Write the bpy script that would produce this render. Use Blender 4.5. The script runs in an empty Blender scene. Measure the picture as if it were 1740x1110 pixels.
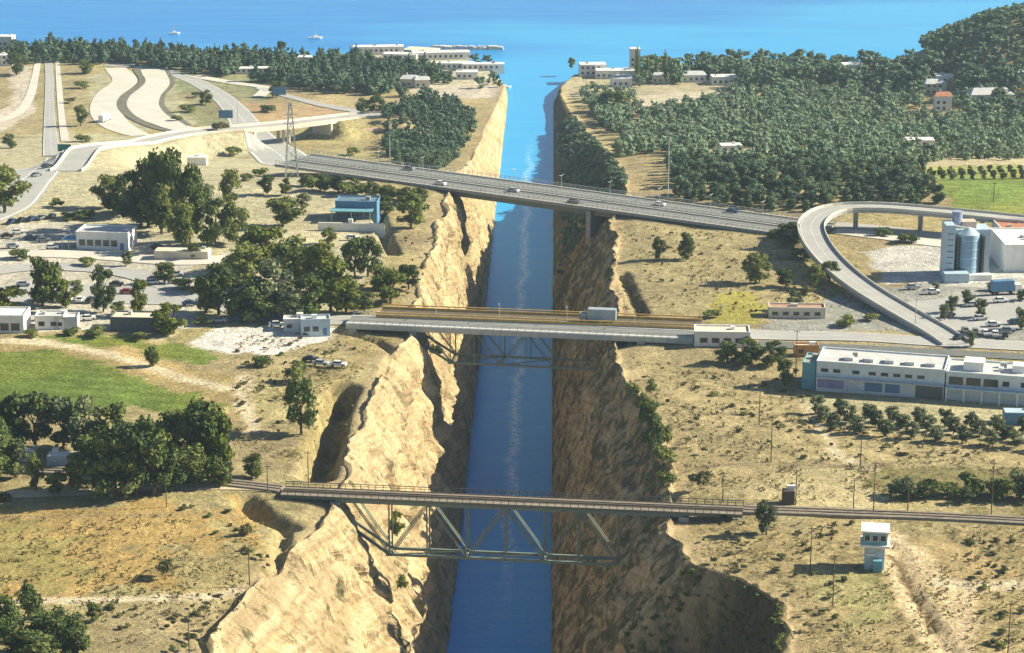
import bpy, math, random
import numpy as np
from mathutils import Vector
random.seed(7); np.random.seed(7)
R = math.radians
sc = bpy.context.scene
# ------------------------------------------------------------------ camera
F = 4000.0; PW, PH = 1740, 1110
PITCH = math.atan(1140 / F); YAW = math.atan(74 * math.cos(PITCH) / F); H = 240 * math.cos(PITCH)
cd = bpy.data.cameras.new('camera'); cam = bpy.data.objects.new('camera', cd)
sc.collection.objects.link(cam); sc.camera = cam
cd.sensor_width = 36; cd.lens = 36 * F / PW; cd.clip_start = 1; cd.clip_end = 60000
cam.location = (0, 0, H); cam.rotation_euler = (math.pi / 2 - PITCH, 0, YAW)
# ------------------------------------------------------------------ sky, sun, exposure
SUN_EL, SUN_AZ = R(31), R(80)          # azimuth clockwise from +Y
w = bpy.data.worlds.new('World'); sc.world = w; w.use_nodes = True
nt = w.node_tree; bg = nt.nodes['Background']
sky = nt.nodes.new('ShaderNodeTexSky'); sky.sky_type = 'NISHITA'; sky.sun_disc = False
sky.sun_elevation = SUN_EL; sky.sun_rotation = SUN_AZ; sky.ozone_density = 3.0; sky.air_density = 1.0; sky.dust_density = 0.6
nt.links.new(sky.outputs[0], bg.inputs[0]); bg.inputs[1].default_value = 0.052
sd = bpy.data.lights.new('sun', 'SUN'); sd.energy = 5.0; sd.angle = R(0.5); sd.color = (1.0, 0.90, 0.69)
so = bpy.data.objects.new('sun', sd); sc.collection.objects.link(so)
sv = Vector((math.sin(SUN_AZ) * math.cos(SUN_EL), math.cos(SUN_AZ) * math.cos(SUN_EL), math.sin(SUN_EL)))
so.rotation_euler = sv.to_track_quat('Z', 'Y').to_euler(); so.location = (300, 500, 400)
sc.view_settings.view_transform = 'Standard'; sc.view_settings.look = 'None'
sc.view_settings.gamma = 1; sc.view_settings.use_curve_mapping = False; sc.view_settings.exposure = 1.15
sc.render.engine = 'CYCLES'
sc.cycles.volume_bounces = 0; sc.cycles.max_bounces = 5; sc.cycles.diffuse_bounces = 2; sc.cycles.glossy_bounces = 2
HAZE = 0.75e-4
# ------------------------------------------------------------------ noise + geometry helpers
def _h(i, j, s):
    n = (i * 374761393 + j * 668265263 + s * 1442695041) & 0xffffffff
    n = ((n ^ (n >> 13)) * 1274126177) & 0xffffffff
    return ((n ^ (n >> 16)) & 0xffff) / 65535.0
def vn(x, y, s=0):
    x = np.asarray(x, float); y = np.asarray(y, float)
    i = np.floor(x).astype(np.int64); j = np.floor(y).astype(np.int64); fx = x - i; fy = y - j
    fx = fx * fx * (3 - 2 * fx); fy = fy * fy * (3 - 2 * fy)
    a = _h(i, j, s); b = _h(i + 1, j, s); c = _h(i, j + 1, s); d = _h(i + 1, j + 1, s)
    return (a + (b - a) * fx + (c - a) * fy + (a - b - c + d) * fx * fy) * 2 - 1
def fbm(x, y, o=4, s=0):
    r = 0; a = .5
    for k in range(o): r = r + a * vn(x * 2 ** k, y * 2 ** k, s + k); a *= .5
    return r
def ss(a, b, x):
    t = np.clip((x - a) / (b - a), 0, 1); return t * t * (3 - 2 * t)
cp, sp, cy, sy = math.cos(PITCH), math.sin(PITCH), math.cos(YAW), math.sin(YAW)
def ray(px, py):
    a, b = (px - PW / 2) / F, (py - PH / 2) / F
    fy_, fz_ = cp - b * sp, -sp - b * cp
    return a * cy - fy_ * sy, a * sy + fy_ * cy, fz_
def at(px, py, z):                       # photo pixel -> point on the level z
    dx, dy, dz = ray(px, py); t = (z - H) / dz
    return dx * t, dy * t
def ppm(X, Y, Z): return F / (((-X * sy + Y * cy)) * cp + (H - Z) * sp)
PY_ = [-1e4, 820, 860, 910, 1000, 1100, 1200, 1300, 9e3]; PZ_ = [50, 50, 45, 35, 19, 11, 6.5, 4.5, 4]
def plat(Y): return np.interp(Y, PY_, PZ_)
def seg_dist(X, Y, pts):
    best = np.full(np.shape(X), 1e9); par = np.zeros(np.shape(X)); L = 0
    for (x0, y0), (x1, y1) in zip(pts[:-1], pts[1:]):
        dx, dy = x1 - x0, y1 - y0; l2 = dx * dx + dy * dy + 1e-9
        t = np.clip(((X - x0) * dx + (Y - y0) * dy) / l2, 0, 1)
        d = np.hypot(X - x0 - t * dx, Y - y0 - t * dy); m = d < best
        best = np.where(m, d, best); par = np.where(m, L + t * math.sqrt(l2), par); L += math.sqrt(l2)
    return best, par
def at_fn(px, py, fn, n=10):
    z = 40.0
    for _ in range(n):
        X, Y = at(px, py, z); z = .4 * z + .6 * float(fn(X, Y))
    return X, Y
HILL = [(at(1360, 210, 38), 110, 95, 9), (at(1725, 135, 8), 48, 75, 23), (at(1830, 110, 8), 75, 100, 20)]
def ground0(X, Y):
    z = plat(Y) + 1.1 * fbm(np.asarray(X) / 45, np.asarray(Y) / 45, 2, 3) * ss(1300, 1150, Y)
    for (hx, hy), rx, ry, hh in HILL: z = z + hh * np.exp(-((X - hx) / rx) ** 2 - ((Y - hy) / ry) ** 2)
    return z
OVH = 8.5
OV = [at_fn(x, y, lambda X, Y: ground0(X, Y) + OVH) for x, y in [(110, 262), (200, 243), (300, 229), (420, 217), (520, 207), (600, 198), (660, 196)]]
OPEN0 = at_fn(418, 217, lambda X, Y: ground0(X, Y) + OVH); OPEN1 = at_fn(548, 204, lambda X, Y: ground0(X, Y) + OVH)
TRENCH = [([(585, 655), (565, 700), (548, 770), (538, 805)], 3.4, 9), ([(643, 362), (652, 395), (668, 430)], 1.8, 4.5), ([(418, 848), (445, 875), (490, 892)], 2.4, 4),
          ([(1058, 462), (1075, 500), (1092, 532)], 1.6, 2), ([(480, 905), (474, 950), (455, 990)], 1.6, 2.5), ([(570, 560), (640, 575), (668, 592)], 1.5, 2.5),
          ([(668, 600), (655, 630)], 1.5, 3), ([(1515, 925), (1545, 985), (1590, 1070), (1620, 1120)], 1.2, 1.0), ([(395, 742), (470, 744)], 1.3, 1.2),
          ([(1080, 690), (1500, 700)], .7, .5), ([(1370, 700), (1425, 775)], .7, .4)]
TRENCH = [([at_fn(a, b, ground0) for a, b in p], wd, dp) for p, wd, dp in TRENCH]
def ground(X, Y):
    X = np.asarray(X, float); Y = np.asarray(Y, float); z = ground0(X, Y)
    d, par = seg_dist(X, Y, OV); e = np.clip((20 - d) / 11, 0, 1)
    ux, uy = OPEN1[0] - OPEN0[0], OPEN1[1] - OPEN0[1]; L = math.hypot(ux, uy)
    t = ((X - OPEN0[0]) * ux + (Y - OPEN0[1]) * uy) / L
    hole = ss(-5, 3, t) * ss(L + 5, L - 3, t)
    fade = ss(0, 50, par)
    z = z + OVH * .97 * e * (1 - hole) * fade
    for p, wd, dp in TRENCH:
        d, _ = seg_dist(X, Y, p); z = z - dp * np.exp(-(d / wd) ** 4) * (1 + .25 * vn(X / 4, Y / 4, 5))
    return z
RIML = [(330, 1200), (372, 1060), (455, 978), (530, 905), (562, 862), (592, 790), (618, 700), (655, 615), (690, 565), (700, 520), (722, 450), (748, 390), (762, 345), (788, 285), (822, 220), (848, 170), (858, 140)]
RIMR = [(1240, 1230), (1330, 1140), (1345, 1070), (1315, 1020), (1255, 982), (1185, 958), (1150, 905), (1135, 820), (1118, 740), (1085, 690), (1068, 640), (1050, 590), (1048, 520), (1040, 440), (1042, 375), (1065, 325), (1045, 285), (1010, 240), (975, 200), (952, 160)]
CW = 24.6
def rimtab(px):
    plat2 = lambda X, Y: plat(Y)
    p = sorted([(at_fn(a, b, plat2)[1], abs(at_fn(a, b, plat2)[0])) for a, b in px]); return [q[0] for q in p], [q[1] for q in p]
RL, RR = rimtab(RIML), rimtab(RIMR)
def rim_off(Y, side):
    o = (np.interp(Y, RL[0], RL[1]) - CW) if side < 0 else np.interp(Y, RR[0], RR[1])
    a = np.clip(plat(Y) / 50, .2, 1)
    o = o + a * (1.5 * vn(Y / 19, Y * 0, 11 + side) + .8 * vn(Y / 5.5, Y * 0, 21 + side) + .5 * vn(Y / 2, Y * 0, 31 + side))
    return np.maximum(o, 2.0)
COASTL = [(-900, 66), (-300, 76), (0, 84), (200, 90), (400, 102), (560, 103), (600, 96), (640, 94), (770, 96), (830, 112), (862, 150), (867, 165)]
COASTR = [(945, 165), (952, 150), (975, 128), (1080, 118), (1180, 116), (1400, 120), (1560, 122), (1590, 112), (1575, 96), (1605, 78), (1740, 62), (2600, 40)]
cst = sorted([at(a, b, 1.5) for a, b in COASTL + COASTR]); CX, CY = [c[0] for c in cst], [c[1] for c in cst]
def coastf(X, Y):
    c = np.interp(X, CX, CY) + 7 * fbm(np.asarray(X) / 30, np.asarray(X) * 0, 3, 9)
    return ss(2, -16, Y - c)
# ------------------------------------------------------------------ materials
def N(nt, t, **k):
    n = nt.nodes.new(t)
    for a, b in k.items(): setattr(n, a, b)
    return n
def noise(nt, co, scale, detail=3, rough=.6, dist=0):
    n = N(nt, 'ShaderNodeTexNoise'); n.inputs['Scale'].default_value = scale; n.inputs['Detail'].default_value = detail
    n.inputs['Roughness'].default_value = rough; n.inputs['Distortion'].default_value = dist; nt.links.new(co, n.inputs['Vector']); return n.outputs['Fac']
def mr(nt, v, a, b, c, d):
    n = N(nt, 'ShaderNodeMapRange'); n.inputs[1].default_value = a; n.inputs[2].default_value = b; n.inputs[3].default_value = c; n.inputs[4].default_value = d
    nt.links.new(v, n.inputs[0]); return n.outputs[0]
def mth(nt, op, a, b=None):
    n = N(nt, 'ShaderNodeMath', operation=op)
    for i, v in enumerate((a, b)):
        if v is None: continue
        if isinstance(v, (int, float)): n.inputs[i].default_value = v
        else: nt.links.new(v, n.inputs[i])
    return n.outputs[0]
def mixc(nt, f, a, b, mode='MIX'):
    n = N(nt, 'ShaderNodeMix', data_type='RGBA', blend_type=mode)
    for i, v in ((0, f), (6, a), (7, b)):
        if isinstance(v, (int, float)): n.inputs[i].default_value = v
        elif isinstance(v, tuple): n.inputs[i].default_value = (*v, 1)
        else: nt.links.new(v, n.inputs[i])
    return n.outputs[2]
def scl(nt, co, v):
    n = N(nt, 'ShaderNodeVectorMath', operation='MULTIPLY'); nt.links.new(co, n.inputs[0]); n.inputs[1].default_value = v; return n.outputs[0]
MATS = {}
def mat(name, col, rough=.85, var=.18, scale=.5, spec=.2, metal=0, vary=0, bump=0, stretch=(1, 1, 1)):
    if name in MATS: return MATS[name]
    m = bpy.data.materials.new(name); m.use_nodes = True; t = m.node_tree; b = t.nodes['Principled BSDF']
    b.inputs['Roughness'].default_value = rough; b.inputs['Specular IOR Level'].default_value = spec; b.inputs['Metallic'].default_value = metal
    g = N(t, 'ShaderNodeNewGeometry'); co = scl(t, g.outputs['Position'], stretch)
    n1 = noise(t, co, scale, 4, .65); n2 = noise(t, co, scale * 9, 2, .6)
    v = mth(t, 'ADD', mr(t, n1, .3, .7, 1 - var, 1 + var), mr(t, n2, .3, .7, -var * .6, var * .6))
    if vary:
        oi = N(t, 'ShaderNodeObjectInfo'); v = mth(t, 'MULTIPLY', v, mr(t, oi.outputs['Random'], 0, 1, 1 - vary, 1 + vary))
    c = mixc(t, 1.0, col, (1, 1, 1), 'MULTIPLY')
    cc = N(t, 'ShaderNodeVectorMath', operation='SCALE'); t.links.new(c, cc.inputs[0]); t.links.new(v, cc.inputs['Scale'])
    t.links.new(cc.outputs[0], b.inputs['Base Color'])
    if bump:
        bp = N(t, 'ShaderNodeBump'); bp.inputs['Distance'].default_value = bump; t.links.new(n2, bp.inputs['Height']); t.links.new(bp.outputs[0], b.inputs['Normal'])
    MATS[name] = m; return m
def foliage(name, c0, c1):
    m = bpy.data.materials.new(name); m.use_nodes = True; t = m.node_tree; b = t.nodes['Principled BSDF']
    b.inputs['Roughness'].default_value = .75; b.inputs['Specular IOR Level'].default_value = .15
    g = N(t, 'ShaderNodeNewGeometry'); oi = N(t, 'ShaderNodeObjectInfo')
    n1 = noise(t, g.outputs['Position'], .35, 2); n2 = noise(t, g.outputs['Position'], 2.2, 2, .7)
    f = mth(t, 'ADD', mr(t, n1, .35, .65, -.1, .6), mr(t, n2, .3, .7, 0, .5))
    f = mth(t, 'ADD', f, mr(t, oi.outputs['Random'], 0, 1, -.4, .4))
    f = mth(t, 'ADD', f, mr(t, g.outputs['Random Per Island'], 0, 1, -.25, .25))
    c = mixc(t, f, c0, c1); t.links.new(c, b.inputs['Base Color'])
    tr = N(t, 'ShaderNodeBsdfTranslucent'); t.links.new(c, tr.inputs[0]); ms = N(t, 'ShaderNodeMixShader'); ms.inputs[0].default_value = .22
    t.links.new(b.outputs[0], ms.inputs[1]); t.links.new(tr.outputs[0], ms.inputs[2]); t.links.new(ms.outputs[0], t.nodes['Material Output'].inputs[0])
    MATS[name] = m; return m
foliage('pine_foliage', (.035, .065, .02), (.17, .21, .07)); foliage('olive_foliage', (.06, .085, .04), (.20, .23, .12))
foliage('broad_foliage', (.04, .07, .016), (.22, .25, .07)); foliage('bright_foliage', (.07, .10, .015), (.21, .24, .04))
foliage('weed_foliage', (.10, .095, .04), (.34, .28, .13)); foliage('wood_foliage', (.045, .09, .055), (.20, .27, .16)); foliage('dry_foliage', (.05, .055, .02), (.19, .18, .08)); foliage('far_foliage', (.05, .10, .06), (.23, .31, .19))
WHITE = mat('white_render', (.74, .73, .68), .8, .10, .4); CREAM = mat('cream_render', (.62, .56, .44), .85, .12, .4)
PALEBLUE = mat('pale_blue_metal', (.42, .53, .60), .5, .10, .3); BLUEM = mat('blue_metal', (.10, .22, .36), .5, .12, .3)
GREYC = mat('grey_concrete', (.34, .34, .31), .9, .16, .4); DARKC = mat('dark_concrete', (.14, .15, .14), .9, .16, .4)
ASPH = mat('grey_asphalt', (.20, .205, .20), .9, .14, .25); ASPHL = mat('pale_asphalt', (.36, .36, .34), .9, .10, .15)
CONCR = mat('pale_concrete_paving', (.54, .52, .45), .9, .10, .12); PAINT = mat('road_paint', (.75, .75, .70), .7, .12, 2)
STEEL = mat('grey_green_steel', (.13, .17, .14), .55, .22, .8, .4); STEELG = mat('grey_green_truss_paint', (.17, .21, .17), .6, .2, .8, .3); STEELD = mat('dark_steel', (.06, .07, .065), .6, .2, .8, .4)
STEELL = mat('light_steel', (.42, .45, .42), .5, .15, .8, .4); OCHRE = mat('ochre_paint', (.62, .40, .12), .7, .22, .5)
RAIL = mat('rusty_rail', (.14, .10, .07), .6, .2, 1); BALLAST = mat('ballast', (.23, .20, .16), 1, .25, .6)
GLASS = mat('dark_glass', (.02, .03, .04), .12, .1, 1, .6); RUBBER = mat('black_rubber', (.02, .02, .02), .8, .1, 3)
BARK = mat('bark', (.12, .09, .06), .95, .2, 2); WOOD = mat('weathered_pole_wood', (.10, .08, .06), .9, .2, 2)
TERRA = mat('terracotta_roof', (.42, .19, .11), .85, .18, 1); TRACK = mat('pale_dirt', (.48, .38, .235), 1, .14, .25, bump=.06); PATHM = mat('trodden_dirt', (.50, .42, .28), 1, .15, .3)
ORANGE = mat('orange_container', (.45, .24, .09), .7, .15, .5); REDM = mat('red_paint', (.45, .05, .04), .5, .1, 1); GREENM = mat('green_sign', (.02, .16, .14), .5, .08, 1)
ROOFG = mat('grey_roof', (.50, .51, .50), .85, .14, .4); PURPLE = mat('mauve_mural', (.24, .22, .40), .8, .3, .25)
TURQ = mat('turquoise_panel', (.14, .34, .40), .6, .16, .6); PINKW = mat('pink_render', (.60, .44, .36), .85, .1, .5)
def terrain_mat():
    m = bpy.data.materials.new('dry_ground_and_marl_cliff'); m.use_nodes = True; t = m.node_tree; b = t.nodes['Principled BSDF']
    b.inputs['Roughness'].default_value = 1; b.inputs['Specular IOR Level'].default_value = .05
    g = N(t, 'ShaderNodeNewGeometry'); P = g.outputs['Position']
    at_ = N(t, 'ShaderNodeAttribute', attribute_name='ground_colour'); wa = N(t, 'ShaderNodeAttribute', attribute_name='cliff'); sc_ = N(t, 'ShaderNodeAttribute', attribute_name='scrub')
    n0 = noise(t, P, .035, 4, .6); n1 = noise(t, P, .25, 4, .65); n2 = noise(t, P, 1.1, 3, .7)
    v = mth(t, 'MULTIPLY', mr(t, n0, .3, .7, .86, 1.12), mr(t, n1, .3, .7, .70, 1.26)); v = mth(t, 'MULTIPLY', v, mr(t, n2, .3, .7, .60, 1.36))
    cc = N(t, 'ShaderNodeVectorMath', operation='SCALE'); t.links.new(at_.outputs['Color'], cc.inputs[0]); t.links.new(v, cc.inputs['Scale'])
    # scrub tufts
    tuft = mth(t, 'MULTIPLY', mr(t, noise(t, P, .55, 4, .75), .49, .58, 0, 1), mr(t, noise(t, P, .06, 3), .36, .56, 0, 1))
    tuft = mth(t, 'MULTIPLY', tuft, sc_.outputs['Fac'])
    col = mixc(t, tuft, cc.outputs[0], (.105, .095, .045))
    # cliff: vertical fluting, faint strata
    vf = noise(t, scl(t, P, (.16, 1.0, .045)), 1.0, 6, .74, .5); st = noise(t, scl(t, P, (.02, .02, .45)), 1.0, 3, .6); big = noise(t, scl(t, P, (.06, .06, .02)), 1, 3)
    rk = noise(t, scl(t, P, (.22, .3, .16)), 1, 7, .72); c = mixc(t, mth(t, 'ADD', mth(t, 'MULTIPLY', mr(t, vf, .36, .62, 0, 1), .5), mth(t, 'MULTIPLY', mr(t, rk, .34, .64, 0, 1), .5)), (.33, .23, .11), (.74, .59, .34)); c = mixc(t, mr(t, st, .4, .66, 0, .45), c, (.68, .57, .38)); st2 = noise(t, scl(t, P, (.025, .025, .8)), 1.0, 5, .65); c = mixc(t, mr(t, st2, .48, .62, 0, .5), c, (.22, .165, .09))
    c = mixc(t, mr(t, big, .42, .68, 0, .75), c, (.34, .265, .15)); 
    wv = N(t, 'ShaderNodeAttribute', attribute_name='wall_plants_shade'); veg_shade = mr(t, mth(t, 'ADD', noise(t, scl(t, P, (.25, .22, .12)), 1, 6, .75), wv.outputs['Fac']), .56, .66, 0, .85)  # plant cover; the right wall's extra share also paints in its shade
    c = mixc(t, veg_shade, c, (.075, .08, .038))
    cv = N(t, 'ShaderNodeVectorMath', operation='SCALE'); t.links.new(c, cv.inputs[0]); t.links.new(mr(t, noise(t, P, 1.5, 3, .7), .3, .7, .86, 1.14), cv.inputs['Scale'])
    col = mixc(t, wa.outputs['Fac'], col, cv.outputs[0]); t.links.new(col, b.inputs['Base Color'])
    bp = N(t, 'ShaderNodeBump'); bp.inputs['Distance'].default_value = .9; bp.inputs['Strength'].default_value = 1
    h = mth(t, 'ADD', mth(t, 'MULTIPLY', noise(t, P, .9, 5, .75), mr(t, wa.outputs['Fac'], 0, 1, 1, .6)), mth(t, 'MULTIPLY', mth(t, 'ADD', mth(t, 'MULTIPLY', vf, .7), mth(t, 'MULTIPLY', rk, 1.3)), wa.outputs['Fac'])); t.links.new(h, bp.inputs['Height']); t.links.new(bp.outputs[0], b.inputs['Normal'])
    return m
def water_mat():
    m = bpy.data.materials.new('sea_water'); m.use_nodes = True; t = m.node_tree; b = t.nodes['Principled BSDF']
    g = N(t, 'ShaderNodeNewGeometry'); P = g.outputs['Position']; s = N(t, 'ShaderNodeSeparateXYZ'); t.links.new(P, s.inputs[0])
    b.inputs['Roughness'].default_value = .2; b.inputs['Specular IOR Level'].default_value = .3; b.inputs['IOR'].default_value = 1.33
    far = mr(t, s.outputs['Y'], 520, 1080, 0, 1)  # turquoise shallows towards the mouth, also painting the shaded far canal brighter
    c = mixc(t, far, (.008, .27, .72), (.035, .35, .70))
    # deeper open sea beyond the shallows by the shore
    dn = noise(t, scl(t, P, (.004, .011, 1)), 1, 3, .55); d2 = mth(t, 'ADD', s.outputs['Y'], mr(t, dn, .3, .7, -110, 110)); d2 = mth(t, 'ADD', d2, mth(t, 'MULTIPLY', s.outputs['X'], -.55))
    c = mixc(t, mr(t, d2, 1430, 1580, 0, .85), c, (.01, .19, .56))
    st = noise(t, scl(t, P, (.012, .10, 1)), 1, 4, .65); c = mixc(t, mr(t, st, .45, .75, 0, .35), c, (.09, .42, .68))
    # long thin foam line left by a boat
    mx = mth(t, 'MULTIPLY', mth(t, 'SUBTRACT', noise(t, scl(t, P, (0, .04, 0)), 1, 4, .6), .5), 11)
    dx = mth(t, 'ABSOLUTE', mth(t, 'ADD', mth(t, 'ADD', s.outputs['X'], 11.5), mx))
    f = mth(t, 'MULTIPLY', mr(t, dx, .1, 2.4, 1, 0), mr(t, noise(t, P, .55, 4, .75), .40, .62, 0, 1))
    f = mth(t, 'MULTIPLY', f, mth(t, 'MULTIPLY', mr(t, s.outputs['Y'], 540, 640, 0, .95), mr(t, s.outputs['Y'], 1000, 1150, 1, 0)))
    c = mixc(t, f, c, (.75, .88, .95)); t.links.new(c, b.inputs['Base Color'])
    bp = N(t, 'ShaderNodeBump'); bp.inputs['Distance'].default_value = .25; bp.inputs['Strength'].default_value = .55
    t.links.new(mth(t, 'ADD', noise(t, scl(t, P, (.35, .8, 1)), 1, 4, .65), noise(t, scl(t, P, (.05, .12, 1)), 1, 2)), bp.inputs['Height']); t.links.new(bp.outputs[0], b.inputs['Normal'])
    return m
# ------------------------------------------------------------------ mesh builder
C = sc.collection
def link(o, parent=None):
    C.objects.link(o)
    if parent is not None: o.parent = parent
    return o
def tag(o, label=None, cat=None, group=None, kind=None):
    if label: o['label'] = label
    if cat: o['category'] = cat
    if group: o['group'] = group
    if kind: o['kind'] = kind
    return o
class MB:
    def __init__(s): s.v = []; s.f = []
    def add(s, vs, fs): b = len(s.v); s.v += [tuple(v) for v in vs]; s.f += [tuple(b + i for i in f) for f in fs]; return s
    def hexa(s, b4, t4): return s.add(list(b4) + list(t4), [(3, 2, 1, 0), (4, 5, 6, 7), (0, 1, 5, 4), (1, 2, 6, 5), (2, 3, 7, 6), (3, 0, 4, 7)])
    def box(s, x0, x1, y0, y1, z0, z1): return s.hexa([(x0, y0, z0), (x1, y0, z0), (x1, y1, z0), (x0, y1, z0)], [(x0, y0, z1), (x1, y0, z1), (x1, y1, z1), (x0, y1, z1)])
    def frus(s, x0, x1, y0, y1, z0, z1, ix, iy): return s.hexa([(x0, y0, z0), (x1, y0, z0), (x1, y1, z0), (x0, y1, z0)], [(x0 + ix, y0 + iy, z1), (x1 - ix, y0 + iy, z1), (x1 - ix, y1 - iy, z1), (x0 + ix, y1 - iy, z1)])
    def beam(s, p, q, wd=.3, ht=None):
        ht = ht or wd; p = Vector(p); q = Vector(q); d = (q - p).normalized(); up = Vector((0, 0, 1)) if abs(d.z) < .97 else Vector((0, 1, 0))
        a = d.cross(up).normalized() * wd / 2; b = a.cross(d).normalized() * ht / 2
        return s.hexa([p - a - b, p + a - b, p + a + b, p - a + b], [q - a - b, q + a - b, q + a + b, q - a + b])
    def cyl(s, p, q, r0, r1=None, n=8):
        r1 = r0 if r1 is None else r1; p = Vector(p); q = Vector(q); d = (q - p).normalized(); up = Vector((0, 0, 1)) if abs(d.z) < .97 else Vector((0, 1, 0))
        a = d.cross(up).normalized(); b = a.cross(d)
        vs = [p + (a * math.cos(k * 2 * math.pi / n) + b * math.sin(k * 2 * math.pi / n)) * r0 for k in range(n)] + [q + (a * math.cos(k * 2 * math.pi / n) + b * math.sin(k * 2 * math.pi / n)) * r1 for k in range(n)]
        return s.add(vs, [(k, (k + 1) % n, n + (k + 1) % n, n + k) for k in range(n)] + [tuple(range(n - 1, -1, -1)), tuple(range(n, 2 * n))])
    def mesh(s, name, m, off=(0, 0, 0), smooth=False):
        me = bpy.data.meshes.new(name); me.from_pydata([(x - off[0], y - off[1], z - off[2]) for x, y, z in s.v], [], s.f)
        if m: me.materials.append(m)
        if smooth: me.polygons.foreach_set('use_smooth', [True] * len(me.polygons))
        me.update(); return me
    def build(s, name, m, parent=None, off=(0, 0, 0), smooth=False):
        return link(bpy.data.objects.new(name, s.mesh(name, m, off, smooth)), parent)
def empty(name, loc, rz=0, label=None, cat=None, group=None):
    o = bpy.data.objects.new(name, None); o.location = loc; o.rotation_euler = (0, 0, rz); o.empty_display_size = 1; link(o); return tag(o, label, cat, group)
def kids(o): return [c for c in ALLKIDS.get(o.name, [])]
ALLKIDS = {}
def copy_tree(o, parent=None):
    c = o.copy(); link(c, parent)
    for ch in list(o.children): copy_tree(ch, c)
    return c
# ------------------------------------------------------------------ terrain
def poly_mask(X, Y, pts):
    ins = np.zeros(X.shape, bool); n = len(pts)
    for i in range(n):
        x0, y0 = pts[i]; x1, y1 = pts[(i + 1) % n]
        if y0 == y1: continue
        c = ((y0 > Y) != (y1 > Y)) & (X < (x1 - x0) * (Y - y0) / (y1 - y0) + x0); ins ^= c
    return ins
Yr = np.concatenate([np.arange(-700, 330, 30), np.arange(330, 900, 1.25), np.arange(900, 1480, 2.4), np.arange(1480, 1800, 12), [1900, 2100, 2500]])
g_, dd = [0.], .9
while g_[-1] < 300: g_.append(g_[-1] + dd); dd = min(dd * 1.02, 2.4)
g_ += [340, 420, 540, 750, 1100, 1700, 2600]; G = np.array(g_)
T = np.linspace(0, 1, 64)
def side_mesh(side):
    Yg = Yr[:, None]; ro = rim_off(Yr, side)[:, None]; P = plat(Yg)
    e0 = CW if side < 0 else 0.0
    t = T[None, :]; ex = np.clip((ro - 27) / 14, 0, 1) * (Yg < 700)
    gz = np.interp(t, [0, .12, .5, .8, .93, 1], [0, .26, .68, .91, .98, 1]) if side > 0 else np.interp(t, [0, .1, .3, .5, .8, .93, 1], [0, .13, .36, .60, .90, .98, 1]); xo = ro * t
    if side > 0:      # wooded side hollow: lower wall, bench, steep back scarp
        wz = np.interp(t, [0, .45, .70, .80, .97, 1], [0, .52, .50, .53, .99, 1]); wx = np.interp(t, [0, .45, .70, 1], [0, 20, 0, 0]) 
        wx = np.where(t <= .45, 23 * t / .45, np.where(t <= .72, 23 + (ro - 12 - 23) * (t - .45) / .27, ro - 12 + 12 * (t - .72) / .28))
    else:
        wz = np.interp(t, [0, .15, .5, .75, 1], [0, .21, .66, .82, 1]); wx = np.where(t <= .5, 17 * t / .5, 17 + (ro - 17) * (t - .5) / .5)
    z = P * (gz * (1 - ex) + wz * ex); x = xo * (1 - ex) + wx * ex
    env = np.sin(np.pi * np.clip(t * 1.05, 0, 1)) ** .6 * P / 50
    rdg = 1 - np.abs(fbm(Yg / 13 + z * .012, z / 60, 3, 40 + side)) * 2.6
    x = x + env * ((.7 * rdg - .2) + .9 * fbm(Yg / 4.5 + z * .05, z / 22, 4, 50 + side) + .9 * vn(Yg / 1.9, z / 14, 60) + .5 * np.abs(vn(Yg / 3.2, z / 30, 62)) + .25 * vn(Yg / 6, z / 2.2, 61))
    fl = 1 - np.abs(vn(Yg / 4.2 + .6 * vn(z / 9, Yg / 9, 66), z / 26, 63)) * 2; blk = np.round(vn(Yg / 7, z / 8, 64) * 3) / 3
    x = x + env * (1.3 * fl - .5 + 1.0 * blk + .7 * np.round(2 * vn(Yg / 2.6, z / 5, 65)) / 2)
    x = x + env * (1.5 * vn(z / 3.6 + .5 * vn(Yg / 70, z * 0, 68), Yg / 90, 67 + side) + .5 * vn(z / 1.3, Yg / 40, 69))
    # diagonal fault grooves
    for (ya, slope, wd, dp) in [(470, .62, 1.2, 3.2), (497, .5, 1.4, 2.4), (528, .45, 1.0, 2.5), (560, .6, 1.3, 2.6), (601, .4, 1.2, 3), (640, .3, 1.2, 2), (700, .4, 2, 4), (735, .3, 2.2, 4.5), (790, .3, 2, 4)]:
        dl = (Yg - ya - (50 - z) * slope - 2 * vn(z / 9, z * 0, int(ya))); x = x + env * dp * .75 * np.exp(-(dl / (wd * .8)) ** 2)
    x = np.clip(x, .0, None); x = np.minimum(x, ro + 0 * x)
    x[:, 0] = 0; z = z.copy(); z[:, 0] = -3
    top = ground(side * (e0 + ro), Yg); z = z + (top - P) * ss(.75, 1, t)
    Xw = side * (e0 + x); Xp = side * (e0 + ro + G[None, 1:]); Yp = np.repeat(Yg, len(G) - 1, 1)
    zp = ground(Xp, Yp); rd = G[None, 1:] + 0 * Xp
    zp = zp - 1.2 * np.exp(-rd / 5) * (P / 50) - 2.2 * np.clip(fbm(Xp / 16, Yp / 16, 3, 70), 0, 1) * np.exp(-rd / 22) * P / 50 + .22 * fbm(Xp / 3.5, Yp / 3.5, 2, 71) * ss(6, 0, np.abs(rd - 6))
    X = np.concatenate([Xw, Xp], 1); Z = np.concatenate([z, zp], 1); Y = np.repeat(Yg, X.shape[1], 1)
    cf = coastf(X, Y); Z = Z * cf - 3 * (1 - cf)
    nT = len(T); vg = np.concatenate([0 * Xw + (0.10 + .05 * ss(620, 800, Yg) + .10 * ss(850, 960, Yg) if side > 0 else 0.0), zp * 0], 1); cl = np.concatenate([np.ones_like(Xw), np.exp(-(rd / 3.2) ** 2) * .9], 1)  # right wall only: more plant cover, doubling as painted shade on that side
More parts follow.
